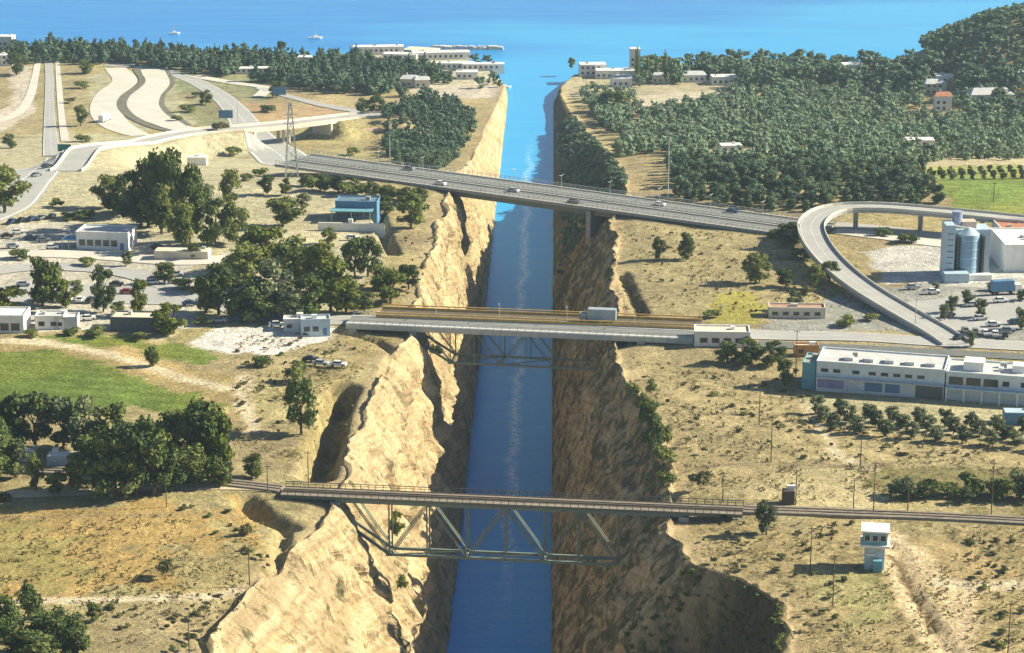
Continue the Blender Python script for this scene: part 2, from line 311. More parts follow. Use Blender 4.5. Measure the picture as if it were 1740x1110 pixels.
    if side > 0: cl[:, :nT] = 1 - ex * ss(.42, .5, t) * .95
    return X, Y, Z, cl, vg
ZONES = []     # (pixel polygon, colour, scrub, edge jitter)
def zone(pts, col, scrub=.3, jit=2.5): ZONES.append(([at_fn(a, b, ground0) for a, b in pts], col, scrub, jit))
TAN = (.41, .345, .18)
zone([(-400, 250), (130, 225), (330, 235), (430, 260), (640, 330), (660, 420), (560, 540), (330, 560), (-400, 560)], (0.500, 0.460, 0.301), .25, 5)
zone([(0, 390), (110, 375), (330, 430), (340, 560), (-60, 560), (-60, 420)], (0.560, 0.530, 0.440), .1, 3)
zone([(-300, 110), (150, 110), (165, 215), (-300, 240)], (0.400, 0.340, 0.189), .6, 4)
zone([(20, 110), (55, 115), (60, 190), (0, 225), (-120, 240), (-120, 220), (20, 180)], (0.560, 0.500, 0.400), .1, 2)
zone([(150, 125), (330, 105), (330, 215), (200, 225), (160, 200)], (0.440, 0.420, 0.267), .4, 3)
zone([(290, 120), (440, 125), (470, 200), (330, 215)], (0.300, 0.310, 0.172), .6, 3)
zone([(405, 175), (520, 178), (560, 160), (640, 175), (640, 200), (430, 205)], (0.460, 0.330, 0.189), .3, 3)
zone([(520, 150), (700, 160), (860, 150), (860, 180), (800, 200), (640, 230), (540, 170)], (0.460, 0.380, 0.206), .4, 3)
zone([(690, 140), (860, 148), (850, 170), (700, 160)], (0.560, 0.500, 0.400), .1, 2)
zone([(-200, 572), (60, 575), (140, 592), (400, 645), (440, 720), (330, 700), (-200, 700)], (0.380, 0.300, 0.138), .2, 4)
zone([(-200, 588), (60, 592), (120, 604), (215, 640), (320, 662), (400, 700), (-200, 700)], (0.165, 0.215, 0.048), .05, 3.5)
zone([(60, 570), (345, 580), (355, 612), (330, 618), (220, 600), (110, 590)], (0.200, 0.240, 0.052), .25, 3)
zone([(180, 600), (250, 592), (260, 612), (345, 640), (250, 640)], (0.480, 0.360, 0.163), .05, 2)
zone([(320, 582), (365, 560), (470, 552), (560, 556), (560, 575), (520, 588), (470, 605), (390, 602)], (0.760, 0.730, 0.660), 0, 1)
zone([(-200, 856), (415, 856), (455, 905), (435, 985), (300, 1012), (-200, 1022)], (0.430, 0.305, 0.120), .25, 3)
zone([(-200, 890), (100, 900), (160, 960), (60, 1010), (-200, 1010)], (0.360, 0.300, 0.112), .4, 6)
zone([(240, 930), (420, 900), (440, 980), (300, 1005)], (0.400, 0.330, 0.155), .6, 6)
zone([(400, 1040), (500, 960), (590, 880), (640, 900), (700, 1130), (400, 1180)], (0.500, 0.400, 0.202), .3, 3)
zone([(480, 770), (600, 770), (590, 640), (690, 570), (600, 560), (560, 640)], (0.380, 0.310, 0.150), .6, 4)
zone([(1040, 380), (1370, 395), (1500, 500), (1480, 545), (1190, 545), (1050, 530)], (0.420, 0.355, 0.189), .5, 5)
zone([(1200, 490), (1300, 495), (1300, 545), (1230, 545)], (0.400, 0.360, 0.095), .2, 4)
zone([(1300, 380), (1370, 395), (1420, 440), (1440, 470), (1330, 440)], (0.220, 0.200, 0.095), .8, 4)
zone([(1060, 600), (1350, 620), (1400, 720), (1760, 760), (1760, 865), (1170, 860), (1130, 700)], (0.450, 0.370, 0.194), .75, 5)
zone([(1350, 790), (1500, 800), (1520, 860), (1200, 850)], (0.500, 0.425, 0.232), .3, 4)
zone([(1360, 672), (1900, 672), (1900, 750), (1700, 745), (1500, 725), (1390, 705)], (0.520, 0.470, 0.284), .3, 2)
zone([(1480, 790), (1900, 780), (1900, 860), (1500, 850)], (0.260, 0.230, 0.103), .9, 4)
zone([(1170, 880), (1760, 890), (1760, 1180), (1350, 1180), (1350, 1060), (1180, 960)], (0.430, 0.345, 0.172), .85, 6)
zone([(1380, 965), (1500, 960), (1500, 1040), (1430, 1060)], (0.400, 0.360, 0.163), .5, 5)
zone([(1500, 920), (1600, 930), (1760, 970), (1760, 1010), (1640, 1000), (1660, 1180), (1560, 1180), (1540, 1010)], (0.500, 0.380, 0.189), .25, 3)
zone([(1560, 980), (1640, 985), (1760, 1000), (1760, 1008), (1600, 1005)], (0.600, 0.490, 0.310), 0, 2)
zone([(1440, 500), (1600, 480), (1900, 480), (1900, 600), (1480, 592), (1300, 588), (1290, 560)], (0.360, 0.360, 0.320), .15, 2)
zone([(1300, 562), (1560, 562), (1620, 578), (1620, 590), (1300, 585)], (0.450, 0.380, 0.215), .1, 1.5)
zone([(1465, 425), (1560, 420), (1900, 420), (1900, 500), (1500, 480)], (0.580, 0.570, 0.520), .05, 1.5)
zone([(1560, 285), (1900, 275), (1900, 385), (1640, 375), (1600, 330)], (0.215, 0.275, 0.070), 0, 2)
zone([(1560, 285), (1900, 275), (1900, 300), (1570, 306)], (0.340, 0.380, 0.112), .2, 2)
zone([(1540, 268), (1740, 262), (1900, 255), (1900, 276), (1560, 284)], (0.500, 0.440, 0.275), .1, 2)
zone([(1085, 268), (1135, 262), (1150, 330), (1085, 330)], (0.420, 0.350, 0.189), .5, 3)
zone([(1195, 250), (1290, 250), (1290, 280), (1200, 275)], (0.440, 0.370, 0.215), .3, 3)
zone([(1080, 152), (1215, 150), (1245, 160), (1190, 180), (1085, 188)], (0.560, 0.500, 0.370), .15, 2)
zone([(950, 130), (1080, 120), (1240, 125), (1240, 152), (960, 170)], (0.460, 0.410, 0.267), .3, 2)
zone([(580, 92), (850, 95), (860, 150), (700, 140)], (0.520, 0.480, 0.344), .2, 3)
TRACKS = []
def dirt(pts, wd, col): TRACKS.append(([at_fn(a, b, ground0) for a, b in pts], wd, col))
PD = (.66, .56, .38)
dirt([(-100, 577), (60, 580), (170, 598), (230, 616), (300, 640), (380, 660)], 2.2, PD); dirt([(-100, 1024), (100, 1022), (280, 1016), (380, 1004), (440, 990), (480, 970)], 1.3, PD)
dirt([(1512, 915), (1528, 960), (1560, 1030), (1600, 1090), (1650, 1180)], 3.3, (.70, .56, .34)); dirt([(1520, 945), (1541, 985), (1575, 1040), (1618, 1110)], 1.0, (.17, .12, .06)); dirt([(1548, 935), (1580, 980), (1625, 1010), (1625, 1060), (1610, 1120)], 3.2, (.66, .52, .31)); dirt([(1600, 992), (1680, 994), (1800, 990)], 1.8, PD); dirt([(1630, 1015), (1650, 1060), (1640, 1130)], 1.2, (.56, .44, .27))
dirt([(1370, 692), (1400, 735), (1430, 775), (1480, 800)], 1.0, PD); dirt([(420, 640), (408, 680), (430, 730)], 1.6, PD); dirt([(1080, 700), (1500, 706)], .7, (.30, .24, .14)); dirt([(1180, 790), (1500, 792)], .8, (.30, .24, .14)); dirt([(1060, 465), (1078, 500), (1100, 535)], 1.2, (.20, .15, .09)); dirt([(0, 880), (400, 875)], 1.2, (.36, .27, .13)); dirt([(1240, 650), (1380, 640)], 1, (.3, .25, .15))
def build_terrain():
    V, Fc, COL, CL, SC, VG, SM = [], [], [], [], [], [], []; base = 0
    for side in (-1, 1):
        X, Y, Z, cl, vg = side_mesh(side); n, m = X.shape
        col = np.zeros((n, m, 3)); col[:] = TAN; scr = np.full((n, m), .55)
        patch = np.clip(fbm(X / 35, Y / 35, 3, 80) * 2.2, -1, 1)[..., None]
        col = col * (1 + .10 * patch) + patch * np.array([.0, .012, -.01])
        j1, j2 = fbm(X / 9, Y / 9, 3, 81), fbm(X / 9, Y / 9, 3, 82)
        for pts, c, s_, jit in ZONES:
            mk = poly_mask(X + j1 * jit * 2, Y + j2 * jit * 4, pts)
            col[mk] = np.array(c) * (1 + .07 * patch[mk]); scr[mk] = s_
            if c[1] > c[0]: col[mk] *= (1 + .10 * np.sin((Y + .22 * X)[mk] * 1.1)[:, None] + .16 * fbm(X[mk] / 6, Y[mk] / 14, 3, 84)[:, None]) ; col[mk, 0] *= (1 + .35 * np.clip(fbm(X[mk] / 22, Y[mk] / 30, 2, 85), -.3, 1))
        for pts, wd, c in TRACKS:
            d, _ = seg_dist(X, Y, pts); k = (ss(wd + .9, wd - .5, d + .8 * vn(X / 3, Y / 3, 83)) * .98)[..., None]; col = col * (1 - k) + np.array(c) * k; scr = scr * (1 - k[..., 0])
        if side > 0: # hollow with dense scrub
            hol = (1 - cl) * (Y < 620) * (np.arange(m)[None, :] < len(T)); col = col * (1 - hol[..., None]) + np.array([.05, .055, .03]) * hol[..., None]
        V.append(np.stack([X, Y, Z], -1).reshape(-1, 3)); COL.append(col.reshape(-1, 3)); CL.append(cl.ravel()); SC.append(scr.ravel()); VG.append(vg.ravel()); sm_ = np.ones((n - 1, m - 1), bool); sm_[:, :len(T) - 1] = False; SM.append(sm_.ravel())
        i = np.arange(n * m).reshape(n, m) + base
        q = np.stack([i[:-1, :-1], i[:-1, 1:], i[1:, 1:], i[1:, :-1]], -1).reshape(-1, 4)
        if side < 0: q = q[:, ::-1]
        Fc.append(q); base += n * m
    V = np.concatenate(V); Fc = np.concatenate(Fc); COL = np.concatenate(COL); CL = np.concatenate(CL); SC = np.concatenate(SC)
    me = bpy.data.meshes.new('ground'); me.vertices.add(len(V)); me.vertices.foreach_set('co', V.ravel().astype(np.float32))
    me.loops.add(Fc.size); me.loops.foreach_set('vertex_index', Fc.ravel().astype(np.int32))
    me.polygons.add(len(Fc)); me.polygons.foreach_set('loop_start', np.arange(0, Fc.size, 4, dtype=np.int32)); me.polygons.foreach_set('loop_total', np.full(len(Fc), 4, np.int32))
    me.polygons.foreach_set('use_smooth', np.concatenate(SM)); me.update(calc_edges=True)
    a = me.attributes.new('ground_colour', 'FLOAT_COLOR', 'POINT'); a.data.foreach_set('color', np.concatenate([COL, np.ones((len(COL), 1))], 1).ravel().astype(np.float32))
    a = me.attributes.new('cliff', 'FLOAT', 'POINT'); a.data.foreach_set('value', CL.astype(np.float32))
    a = me.attributes.new('scrub', 'FLOAT', 'POINT'); a.data.foreach_set('value', SC.astype(np.float32))
    a = me.attributes.new('wall_plants_shade', 'FLOAT', 'POINT'); a.data.foreach_set('value', np.concatenate(VG).astype(np.float32))
    me.materials.append(terrain_mat()); tag(link(bpy.data.objects.new('ground', me)), kind='structure')
build_terrain()
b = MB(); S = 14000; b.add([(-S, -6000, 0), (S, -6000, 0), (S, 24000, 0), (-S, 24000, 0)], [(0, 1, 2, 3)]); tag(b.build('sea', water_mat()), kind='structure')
b = MB(); b.add([(-S, -6000, -4), (S, -6000, -4), (S, 24000, -4), (-S, 24000, -4)], [(0, 1, 2, 3)]); tag(b.build('sea_floor', mat('sea_bed', (.2, .2, .15))), kind='structure')
# ------------------------------------------------------------------ ribbons (roads)
def g1(X, Y): return float(ground(X, Y))
def resample(pts, step=3.0):
    P = [np.array(p, float) for p in pts]; P = [2 * P[0] - P[1]] + P + [2 * P[-1] - P[-2]]; out = []
    for i in range(1, len(P) - 2):
        n = max(1, int(np.linalg.norm(P[i + 1][:2] - P[i][:2]) / step))
        for k in range(n):
            t = k / n; a, b_, c, d = P[i - 1], P[i], P[i + 1], P[i + 2]
            out.append(.5 * (2 * b_ + (c - a) * t + (2 * a - 5 * b_ + 4 * c - d) * t * t + (3 * b_ - a - 3 * c + d) * t ** 3))
    out.append(P[-2]); return np.array(out)
def strip(path, lo, hi, zoff, drape=True, cross=5, thick=0):
    """path rows (x, y, z, width); lateral range lo..hi as fractions of half width"""
    mb = MB(); tg = np.gradient(path[:, :2], axis=0); tg /= np.linalg.norm(tg, axis=1)[:, None] + 1e-9; nr = np.stack([tg[:, 1], -tg[:, 0]], 1)
    u = np.linspace(lo, hi, cross); X = path[:, 0:1] + nr[:, 0:1] * u * path[:, 3:4] / 2; Y = path[:, 1:2] + nr[:, 1:2] * u * path[:, 3:4] / 2
    Z = (ground(X, Y) if drape else np.repeat(path[:, 2:3], cross, 1)) + zoff
    n, m = X.shape; vs = np.stack([X, Y, Z], -1).reshape(-1, 3).tolist()
    fs = [(i * m + j, (i + 1) * m + j, (i + 1) * m + j + 1, i * m + j + 1)[::-1] for i in range(n - 1) for j in range(m - 1)]
    mb.add(vs, fs)
    if thick:
        k = n * m; vb = [(x, y, z - thick) for x, y, z in vs]; mb.v += vb; mb.f += [tuple(k + a for a in f[::-1]) for f in fs]
        for i in range(n - 1):
            for j in (0, m - 1): a = i * m + j; c = (i + 1) * m + j; mb.f.append((a, c, c + k, a + k))
        for i in (0, n - 1):
            for j in range(m - 1): a = i * m + j; mb.f.append((a, a + 1, a + 1 + k, a + k))
    return mb
def path_px(pts, wid, dz=0, fn=None):
    fn = fn or ground0; out = []
    for i, p in enumerate(pts):
        X, Y = at_fn(p[0], p[1], lambda a, c: fn(a, c) + dz); out.append((X, Y, float(fn(X, Y)) + dz, p[2] if len(p) > 2 else wid))
    return resample(out)
def road(name, pts, wid, m, off=.16, lines=False, edge=True):
    p = path_px(pts, wid); o = strip(p, -1, 1, off, True, 7).build(name, m); tag(o, kind='structure')
    if lines:
        if edge:
            for a, b_ in ((-.93, -.88), (.88, .93)): strip(p, a, b_, off + .03, True, 2).build('edge_line', PAINT, o)
        mb = MB(); q = strip(p, -.02, .02, off + .03, True, 2); mb.v = q.v; mb.f = [f for k, f in enumerate(q.f) if k % 3 != 2]; mb.build('centre_line', PAINT, o)
    return p, o
road('road', [(-400, 470, 26), (-60, 372, 26), (20, 325, 24), (66, 290, 19), (104, 264, 13)], 16, ASPHL, lines=True)
p_ov = np.array(resample([(x, y, float(ground0(x, y)) + OVH, 12) for x, y in OV]))
ov = empty('road_overpass', (*OPEN0, g1(*OPEN0)), 0, 'pale road overpass crossing the motorway cutting on the left', 'bridge')
def bpart(mb, name, m, root, **k): return mb.build(name, m, root, off=tuple(root.location), **k)
rampz = p_ov.copy(); L_ = np.concatenate([[0], np.cumsum(np.hypot(*np.diff(rampz[:, :2], axis=0).T))]); rampz[:, 2] = ground0(rampz[:, 0], rampz[:, 1]) + OVH * ss(0, 50, L_) + .25
bpart(strip(rampz, -1, 1, 0, False, 3, 1.3), 'deck', CONCR, ov)
for a, c in ((-1, -.95), (.95, 1)): bpart(strip(rampz, a, c, .9, False, 2, .9), 'parapet', CONCR, ov)
bpart(strip(rampz, -.8, .8, .03, False, 3), 'roadway', ASPHL, ov)
u_ = np.array(OPEN1) - np.array(OPEN0); Lo = np.linalg.norm(u_); u_ /= Lo; v_ = np.array([-u_[1], u_[0]])
for fr in (0, .48, 1):
    for k in ((-4, 0, 4) if fr == .48 else (0,)):
        c = np.array(OPEN0) + u_ * Lo * fr + v_ * k; z = float(ground0(*c)); mb = MB()
        if fr == .48: mb.cyl((c[0], c[1], z - 1), (c[0], c[1], z + OVH - 1), .7)
        else:
            a1, a2 = c - v_ * 7, c + v_ * 7; mb.beam((*a1, z + OVH / 2 - 1), (*a2, z + OVH / 2 - 1), 1.2, OVH + 1)
        bpart(mb, 'pier' if fr == .48 else 'abutment', CONCR, ov)
for y0, dy in ((0, 0),):
    c0 = np.array(OPEN1) + u_ * 2 - v_ * 8; c1 = c0 + u_ * 26 - v_ * 16; z = float(ground0(*c0)); mb = MB()
    mb.hexa([(*c0, z - 1), (*c1, z - 1), (*(c1 + v_ * 5), z - 1), (*(c0 + v_ * 6), z - 1)], [(*(c0 + v_ * 4), z + 6.2), (*(c1 + v_ * 4), z + 2.5), (*(c1 + v_ * 5), z + 2.5), (*(c0 + v_ * 6), z + 6.2)]); bpart(mb, 'wing_wall', PINKW, ov)
# roads, tracks on the ground
road('motorway', [(505, 276, 24), (478, 264, 24), (452, 247, 22), (425, 222, 17), (398, 185, 13), (362, 155, 11), (310, 130, 10), (240, 114, 10), (180, 110, 10)], 14, ASPHL, lines=True)
road('toll_road', [(258, 118, 13), (268, 140, 15), (246, 165, 19), (246, 185, 20), (290, 212, 14), (330, 224, 10)], 15, CONCR, off=.24)
road('toll_road', [(196, 116, 12), (212, 138, 14), (186, 162, 15), (180, 190, 16), (200, 214, 15), (240, 230, 10)], 15, CONCR, off=.2)
road('median_strip', [(230, 118, 3), (241, 140, 4), (212, 165, 5), (211, 187, 5), (252, 213, 5), (300, 226, 3)], 7, mat('median_scrub', (.15, .145, .11), 1, .4, .3), off=.32)
road('median_strip', [(284, 120, 2.2), (293, 142, 2.5), (277, 165, 2.5), (280, 186, 3), (322, 214, 3)], 5, MATS['median_scrub'], off=.33)
road('road', [(66, 95, 3.5), (60, 130, 4), (48, 170, 5), (15, 200, 6), (-80, 225, 7)], 8, CONCR, off=.2)
road('road', [(80, 95, 4), (84, 130, 4.5), (84, 180, 5), (86, 240, 7), (90, 262, 9)], 8, ASPHL, off=.26, lines=True)
road('road', [(97, 95, 2.4), (100, 140, 3), (105, 200, 3.4), (111, 240, 4)], 5, CONCR, off=.22)
road('road', [(440, 150, 6), (520, 172, 7), (580, 185, 8), (608, 190, 8), (600, 197, 8)], 7, ASPHL, off=.3)
road('road', [(330, 130, 8), (400, 142, 8), (450, 150, 7), (440, 165, 7)], 7, CONCR, off=.3)
road('road', [(-100, 440, 8), (30, 432, 9), (180, 436, 9), (330, 445, 9), (430, 432, 8)], 8, CONCR, off=.18)
road('road', [(-60, 470, 10), (60, 455, 9), (200, 462, 9), (330, 500, 9), (450, 540, 9), (600, 545, 9)], 9, ASPHL, off=.22)
road('parking_lot', [(-60, 505, 22), (60, 500, 22), (200, 500, 22), (330, 505, 18)], 20, ASPHL, off=.14)
road('dirt_track', [(-60, 842, 5), (120, 838, 5), (280, 828, 5), (420, 826, 6), (470, 832, 5)], 5, PATHM, off=.16)
road('road', [(1178, 566, 9), (1300, 570, 9), (1450, 573, 9), (1600, 582, 9), (1900, 598, 9)], 9, ASPHL, off=.2, lines=True)
road('road', [(1290, 585, 6), (1450, 592, 6), (1600, 600, 6), (1900, 616, 6)], 6, DARKC, off=.22)
road('parking_lot', [(1540, 545, 30), (1640, 535, 34), (1800, 530, 34)], 30, ASPHL, off=.17)
road('road', [(1420, 392, 9), (1500, 402, 9), (1605, 415, 9), (1900, 440, 9)], 9, CONCR, off=.2)
road('road', [(1420, 384, 9), (1500, 390, 9), (1605, 402, 9), (1900, 424, 9)], 9, ASPHL, off=.22)
# railway
def railway(pts, dzo=.35, name='railway_track'):
    p = path_px(pts, 4.2); o = strip(p, -1, 1, dzo, True, 3, .7).build(name, BALLAST); tag(o, kind='structure')
    for s in (-.36, .36): strip(p, s - .045, s + .045, dzo + .18, True, 2, .14).build('rail', RAIL, o)
    return p
railway([(1262, 868), (1420, 873), (1600, 880), (1900, 894)], .55); railway([(478, 833), (380, 822), (250, 812), (100, 802), (-80, 796)], .55)
# elevated loop ramp
def elevated(name, pts, wid, label, dzs, piers, m=ASPHL):
    out = []
    for (px, py), dz in zip(pts, dzs):
        X, Y = at_fn(px, py, lambda a, c: ground0(a, c) + dz); out.append((X, Y, float(ground0(X, Y)) + dz, wid))
    p = resample(out); root = empty(name, (out[0][0], out[0][1], g1(out[0][0], out[0][1])), 0, label, 'ramp')
    bpart(strip(p, -1, 1, 0, False, 3, 1.0), 'deck', GREYC, root); bpart(strip(p, -.82, .82, .04, False, 3), 'roadway', m, root)
    for a, c in ((-1, -.94), (.94, 1)): bpart(strip(p, a, c, .8, False, 2, .8), 'parapet', CONCR, root)
    for a, c in ((-.78, -.75), (.75, .78), (-.015, .015)): bpart(strip(p, a, c, .07, False, 2), 'lane_line', PAINT, root)
    for px, py, dz in piers:
        X, Y = at_fn(px, py, lambda a, c: ground0(a, c) + dz); z = float(ground0(X, Y)); mb = MB(); mb.cyl((X, Y, z - 1), (X, Y, z + dz - .9), .8); bpart(mb, 'pier', GREYC, root)
    return p
elevated('loop_ramp', [(1900, 392), (1740, 374), (1600, 360), (1490, 352), (1415, 356), (1380, 378), (1386, 410), (1418, 450), (1468, 490), (1530, 528), (1590, 562), (1625, 585)], 8.6,
         'curved grey slip road ramp looping round beside the silo', [4, 6, 7, 7.5, 7.5, 7, 6, 4.5, 3, 1.5, .6, .3], [(1455, 352, 7.4), (1565, 357, 7), (1670, 366, 6.4), (1385, 395, 6.5)])
# embankment skirt of the ramp
# ------------------------------------------------------------------ bridges
def frame(A, B, z):
    A = np.array(at(*A, z)); B = np.array(at(*B, z)); L = np.linalg.norm(B - A); u = (B - A) / L; v = np.array([-u[1], u[0]])
    def P(s, l, h): q = A + u * s * L + v * l; return (float(q[0]), float(q[1]), z + h)
    return P, L, A
def truss(root, P, L, z, w, depth, top, bot, m, cw, ends, skip_vert=False):
    """Warren truss below a deck; top/bot = node fractions"""
    for l in (0, w):
        mb = MB().beam(P(ends[0], l, -1.2), P(ends[1], l, -1.2), cw, cw * 1.2); bpart(mb, 'top_chord', m, root)
        for a, c in zip(bot[:-1], bot[1:]): bpart(MB().beam(P(a, l, -1.2 - depth), P(c, l, -1.2 - depth), cw, cw), 'bottom_chord', m, root)
        bpart(MB().beam(P(ends[0] + .02, l, -1.2 - depth * .42), P(bot[0], l, -1.2 - depth), cw, cw), 'bottom_chord', m, root)
        bpart(MB().beam(P(ends[1] - .02, l, -1.2 - depth * .42), P(bot[-1], l, -1.2 - depth), cw, cw), 'bottom_chord', m, root)
        seq = []
        for i, t in enumerate(top):
            seq.append((t, 0))
            if i < len(bot): seq.append((bot[i], 1))
        for (a, ka), (c, kc) in zip(seq[:-1], seq[1:]):
            d1 = bpart(MB().beam(P(a, l + .18, -1.2 - depth * ka), P(c, l + .18, -1.2 - depth * kc), cw * .55, cw * .3), 'diagonal', m, root)
            bpart(MB().beam(P(a + .006, l - .18, -1.2 - depth * ka), P(c + .006, l - .18, -1.2 - depth * kc), cw * .5, cw * .3), 'diagonal', m, root)
        for t in list(top[1:-1]) + list(bot): bpart(MB().beam(P(t, l, -1.2), P(t, l, -1.2 - depth), cw * .55), 'vertical', m, root)
    for t in bot: bpart(MB().beam(P(t, 0, -1.2 - depth), P(t, w, -1.2 - depth), cw * .7), 'cross_beam', m, root); bpart(MB().box(0, 0, 0, 0, 0, 0) if 0 else MB().beam(P(t, -.1, -1.6 - depth), P(t, .15, -.4 - depth), 1.6, .2), 'gusset_plate', m, root)
    for a, c in zip(bot[:-1], bot[1:]): bpart(MB().beam(P(a, 0, -1.2 - depth), P(c, w, -1.2 - depth), cw * .4), 'wind_brace', m, root)
def railing(root, P, l, s0, s1, h0, n, m=STEELL, hgt=1.1):
    mb = MB(); 
    for k in range(n + 1): s = s0 + (s1 - s0) * k / n; mb.beam(P(s, l, h0), P(s, l, h0 + hgt), .12)
    mb.beam(P(s0, l, h0 + hgt), P(s1, l, h0 + hgt), .14); mb.beam(P(s0, l, h0 + hgt * .55), P(s1, l, h0 + hgt * .55), .09); bpart(mb, 'railing', m, root)
# near railway bridge
P, L, A = frame((478, 838), (1262, 872), 51.2)
rb = empty('railway_bridge', P(0, 0, 0), 0, 'steel railway truss bridge nearest the camera, spanning the canal', 'bridge')
truss(rb, P, L, 51.2, 3.8, 12.2, [.155, .32, .49, .65, .80], [.237, .405, .575, .735], STEELG, .6, (.12, .875))
for l in (0, 3.8): bpart(MB().beam(P(0, l, -.7), P(1, l, -.7), .4, .8), 'deck_girder', STEEL, rb)
bpart(MB().beam(P(0, 1.9, -.1), P(1, 1.9, -.1), 4.2, .22), 'deck', BALLAST, rb)
for l in (1.15, 2.6): bpart(MB().beam(P(0, l, .12), P(1, l, .12), .16, .2), 'rail', RAIL, rb)
for l in (-.6, 4.4): bpart(MB().beam(P(0, l, -.05), P(1, l, -.05), .8, .12), 'walkway', WOOD if l > 0 else BALLAST, rb); railing(rb, P, l - (.35 if l < 0 else -.35), 0, 1, 0, 60, STEELD)
for s, hh in ((.0, 8), (.12, 14), (.875, 14), (1.0, 6)):
    mb = MB(); a = P(s, -.8, -1.4); c = P(s, 4.6, -1.4); q = P(s, -1, -1.4 - hh); r = P(s, 5.6, -1.4 - hh)
    mb.beam((a[0], a[1], a[2] - hh / 2), (c[0], c[1], c[2] - hh / 2), 2.2, hh); bpart(mb, 'pier', GREYC, rb)
for s in np.linspace(.04, .1, 2): bpart(MB().beam(P(s, 2, -1.2), P(s + .03, 2, -5), .4), 'diagonal', STEEL, rb)
# old road bridge (grey deck) and ochre bridge behind
P, L, A = frame((600, 549), (1178, 575), 51.4)
gb = empty('road_bridge', P(0, 0, 0), 0, 'grey road bridge on a green steel truss, in front of the ochre deck', 'bridge')
truss(gb, P, L, 51.4, 8, 9.0, [.215, .36, .515, .67, .82], [.29, .437, .592, .75], STEELG, .55, (.18, .84))
bpart(MB().beam(P(-.02, 4, -.5), P(1, 4, -.5), 9.4, .7), 'deck', GREYC, gb); bpart(MB().beam(P(-.02, -.75, -.75), P(1, -.75, -.75), .3, 1.5), 'deck_girder', STEELL, gb)
bpart(MB().beam(P(-.02, 4, -.1), P(1, 4, -.1), 6.6, .12), 'roadway', ASPH, gb)
for l in (.2, 7.8): bpart(MB().beam(P(-.02, l, -.03), P(1, l, -.03), 1.2, .22), 'footway', ROOFG, gb)
for l in (-.6, 8.6): railing(gb, P, l, -.02, 1, 0, 44, STEELL)
for s in (.0, .18, .85, 1.0):
    mb = MB(); hh = 10; a = P(s, -1, -1.2 - hh / 2); c = P(s, 9, -1.2 - hh / 2); mb.beam(a, c, 2.2, hh); bpart(mb, 'pier', GREYC, gb)
for s in (.23, .42, .62, .82):
    mb = MB(); a = P(s, 9.0, 0); mb.cyl(a, (a[0], a[1], a[2] + 5), .09, .06, 6); mb.beam((a[0], a[1], a[2] + 5), P(s, 7.2, 5.2), .1); bpart(mb, 'lamp_post', STEELL, gb)
P, L, A = frame((640, 537), (1190, 559), 51.6)
yb = empty('ochre_bridge', P(0, 0, 0), 0, 'ochre painted bridge deck carrying the lorry, just behind the grey road bridge', 'bridge')
bpart(MB().beam(P(0, 4, -.6), P(1, 4, -.6), 8.2, .8), 'deck', DARKC, yb); bpart(MB().beam(P(0, 4, -.14), P(1, 4, -.14), 7.2, .14), 'roadway', mat('brown_roadway', (.12, .10, .075), .9), yb)
for l in (-.25, 8.25): bpart(MB().beam(P(0, l, -.35), P(1, l, -.35), .35, 1.9), 'plate_girder', OCHRE, yb); bpart(MB().beam(P(0, l, 1.15), P(1, l, 1.15), .25, .3), 'parapet_rail', OCHRE, yb)
for k in range(31): 
    for l in (-.46,): bpart(MB().beam(P(k / 30, l, -1.2), P(k / 30, l, 1.15), .12), 'stiffener', OCHRE, yb)
for s in (.1, .9): bpart(MB().beam(P(s, -.3, -4), P(s, 8.3, -4), 2, 6), 'pier', GREYC, yb)
YP = P
# motorway bridge
P, L, A = frame((468, 280), (1372, 404), 50.6)
hb = empty('motorway_bridge', P(0, 0, 0), 0, 'long twin motorway bridge with railings, farthest of the bridges over the canal', 'bridge')
for l0 in (0, 12.2):
    bpart(MB().beam(P(0, l0 + 5, -.4), P(1, l0 + 5, -.4), 11, .6), 'deck', GREYC, hb); bpart(MB().beam(P(0, l0 + 5, -.02), P(1, l0 + 5, -.02), 9, .12), 'roadway', ASPH, hb)
    for l in (l0 + .1, l0 + 9.9): bpart(MB().beam(P(0, l, .12), P(1, l, .12), 1.1, .36), 'kerb', GREYC, hb); railing(hb, P, l, 0, 1, .3, 110, STEELL, 1.3)
    for l in (l0 + 1.6, l0 + 8.4): bpart(MB().beam(P(.12, l, -1.7), P(.80, l, -1.7), .5, 2.2), 'girder', STEEL, hb)
    bpart(MB().beam(P(0, l0 + 5, .06), P(1, l0 + 5, .06), .18, .02), 'lane_line', PAINT, hb)
for s in (.12, .29, .62, .80): bpart(MB().beam(P(s, 0, -6), P(s, 22, -6), 1.8, 9.5), 'pier', GREYC, hb)
for k in range(9):
    s = .18 + k * .09; mb = MB(); a = P(s, 11.1, .1); mb.cyl(a, (a[0], a[1], a[2] + 7), .1, .07, 6)
    for q in (9.6, 12.6): mb.beam((a[0], a[1], a[2] + 7), P(s, q, 7.3), .12)
    bpart(mb, 'lamp_post', STEELL, hb)
HP = P
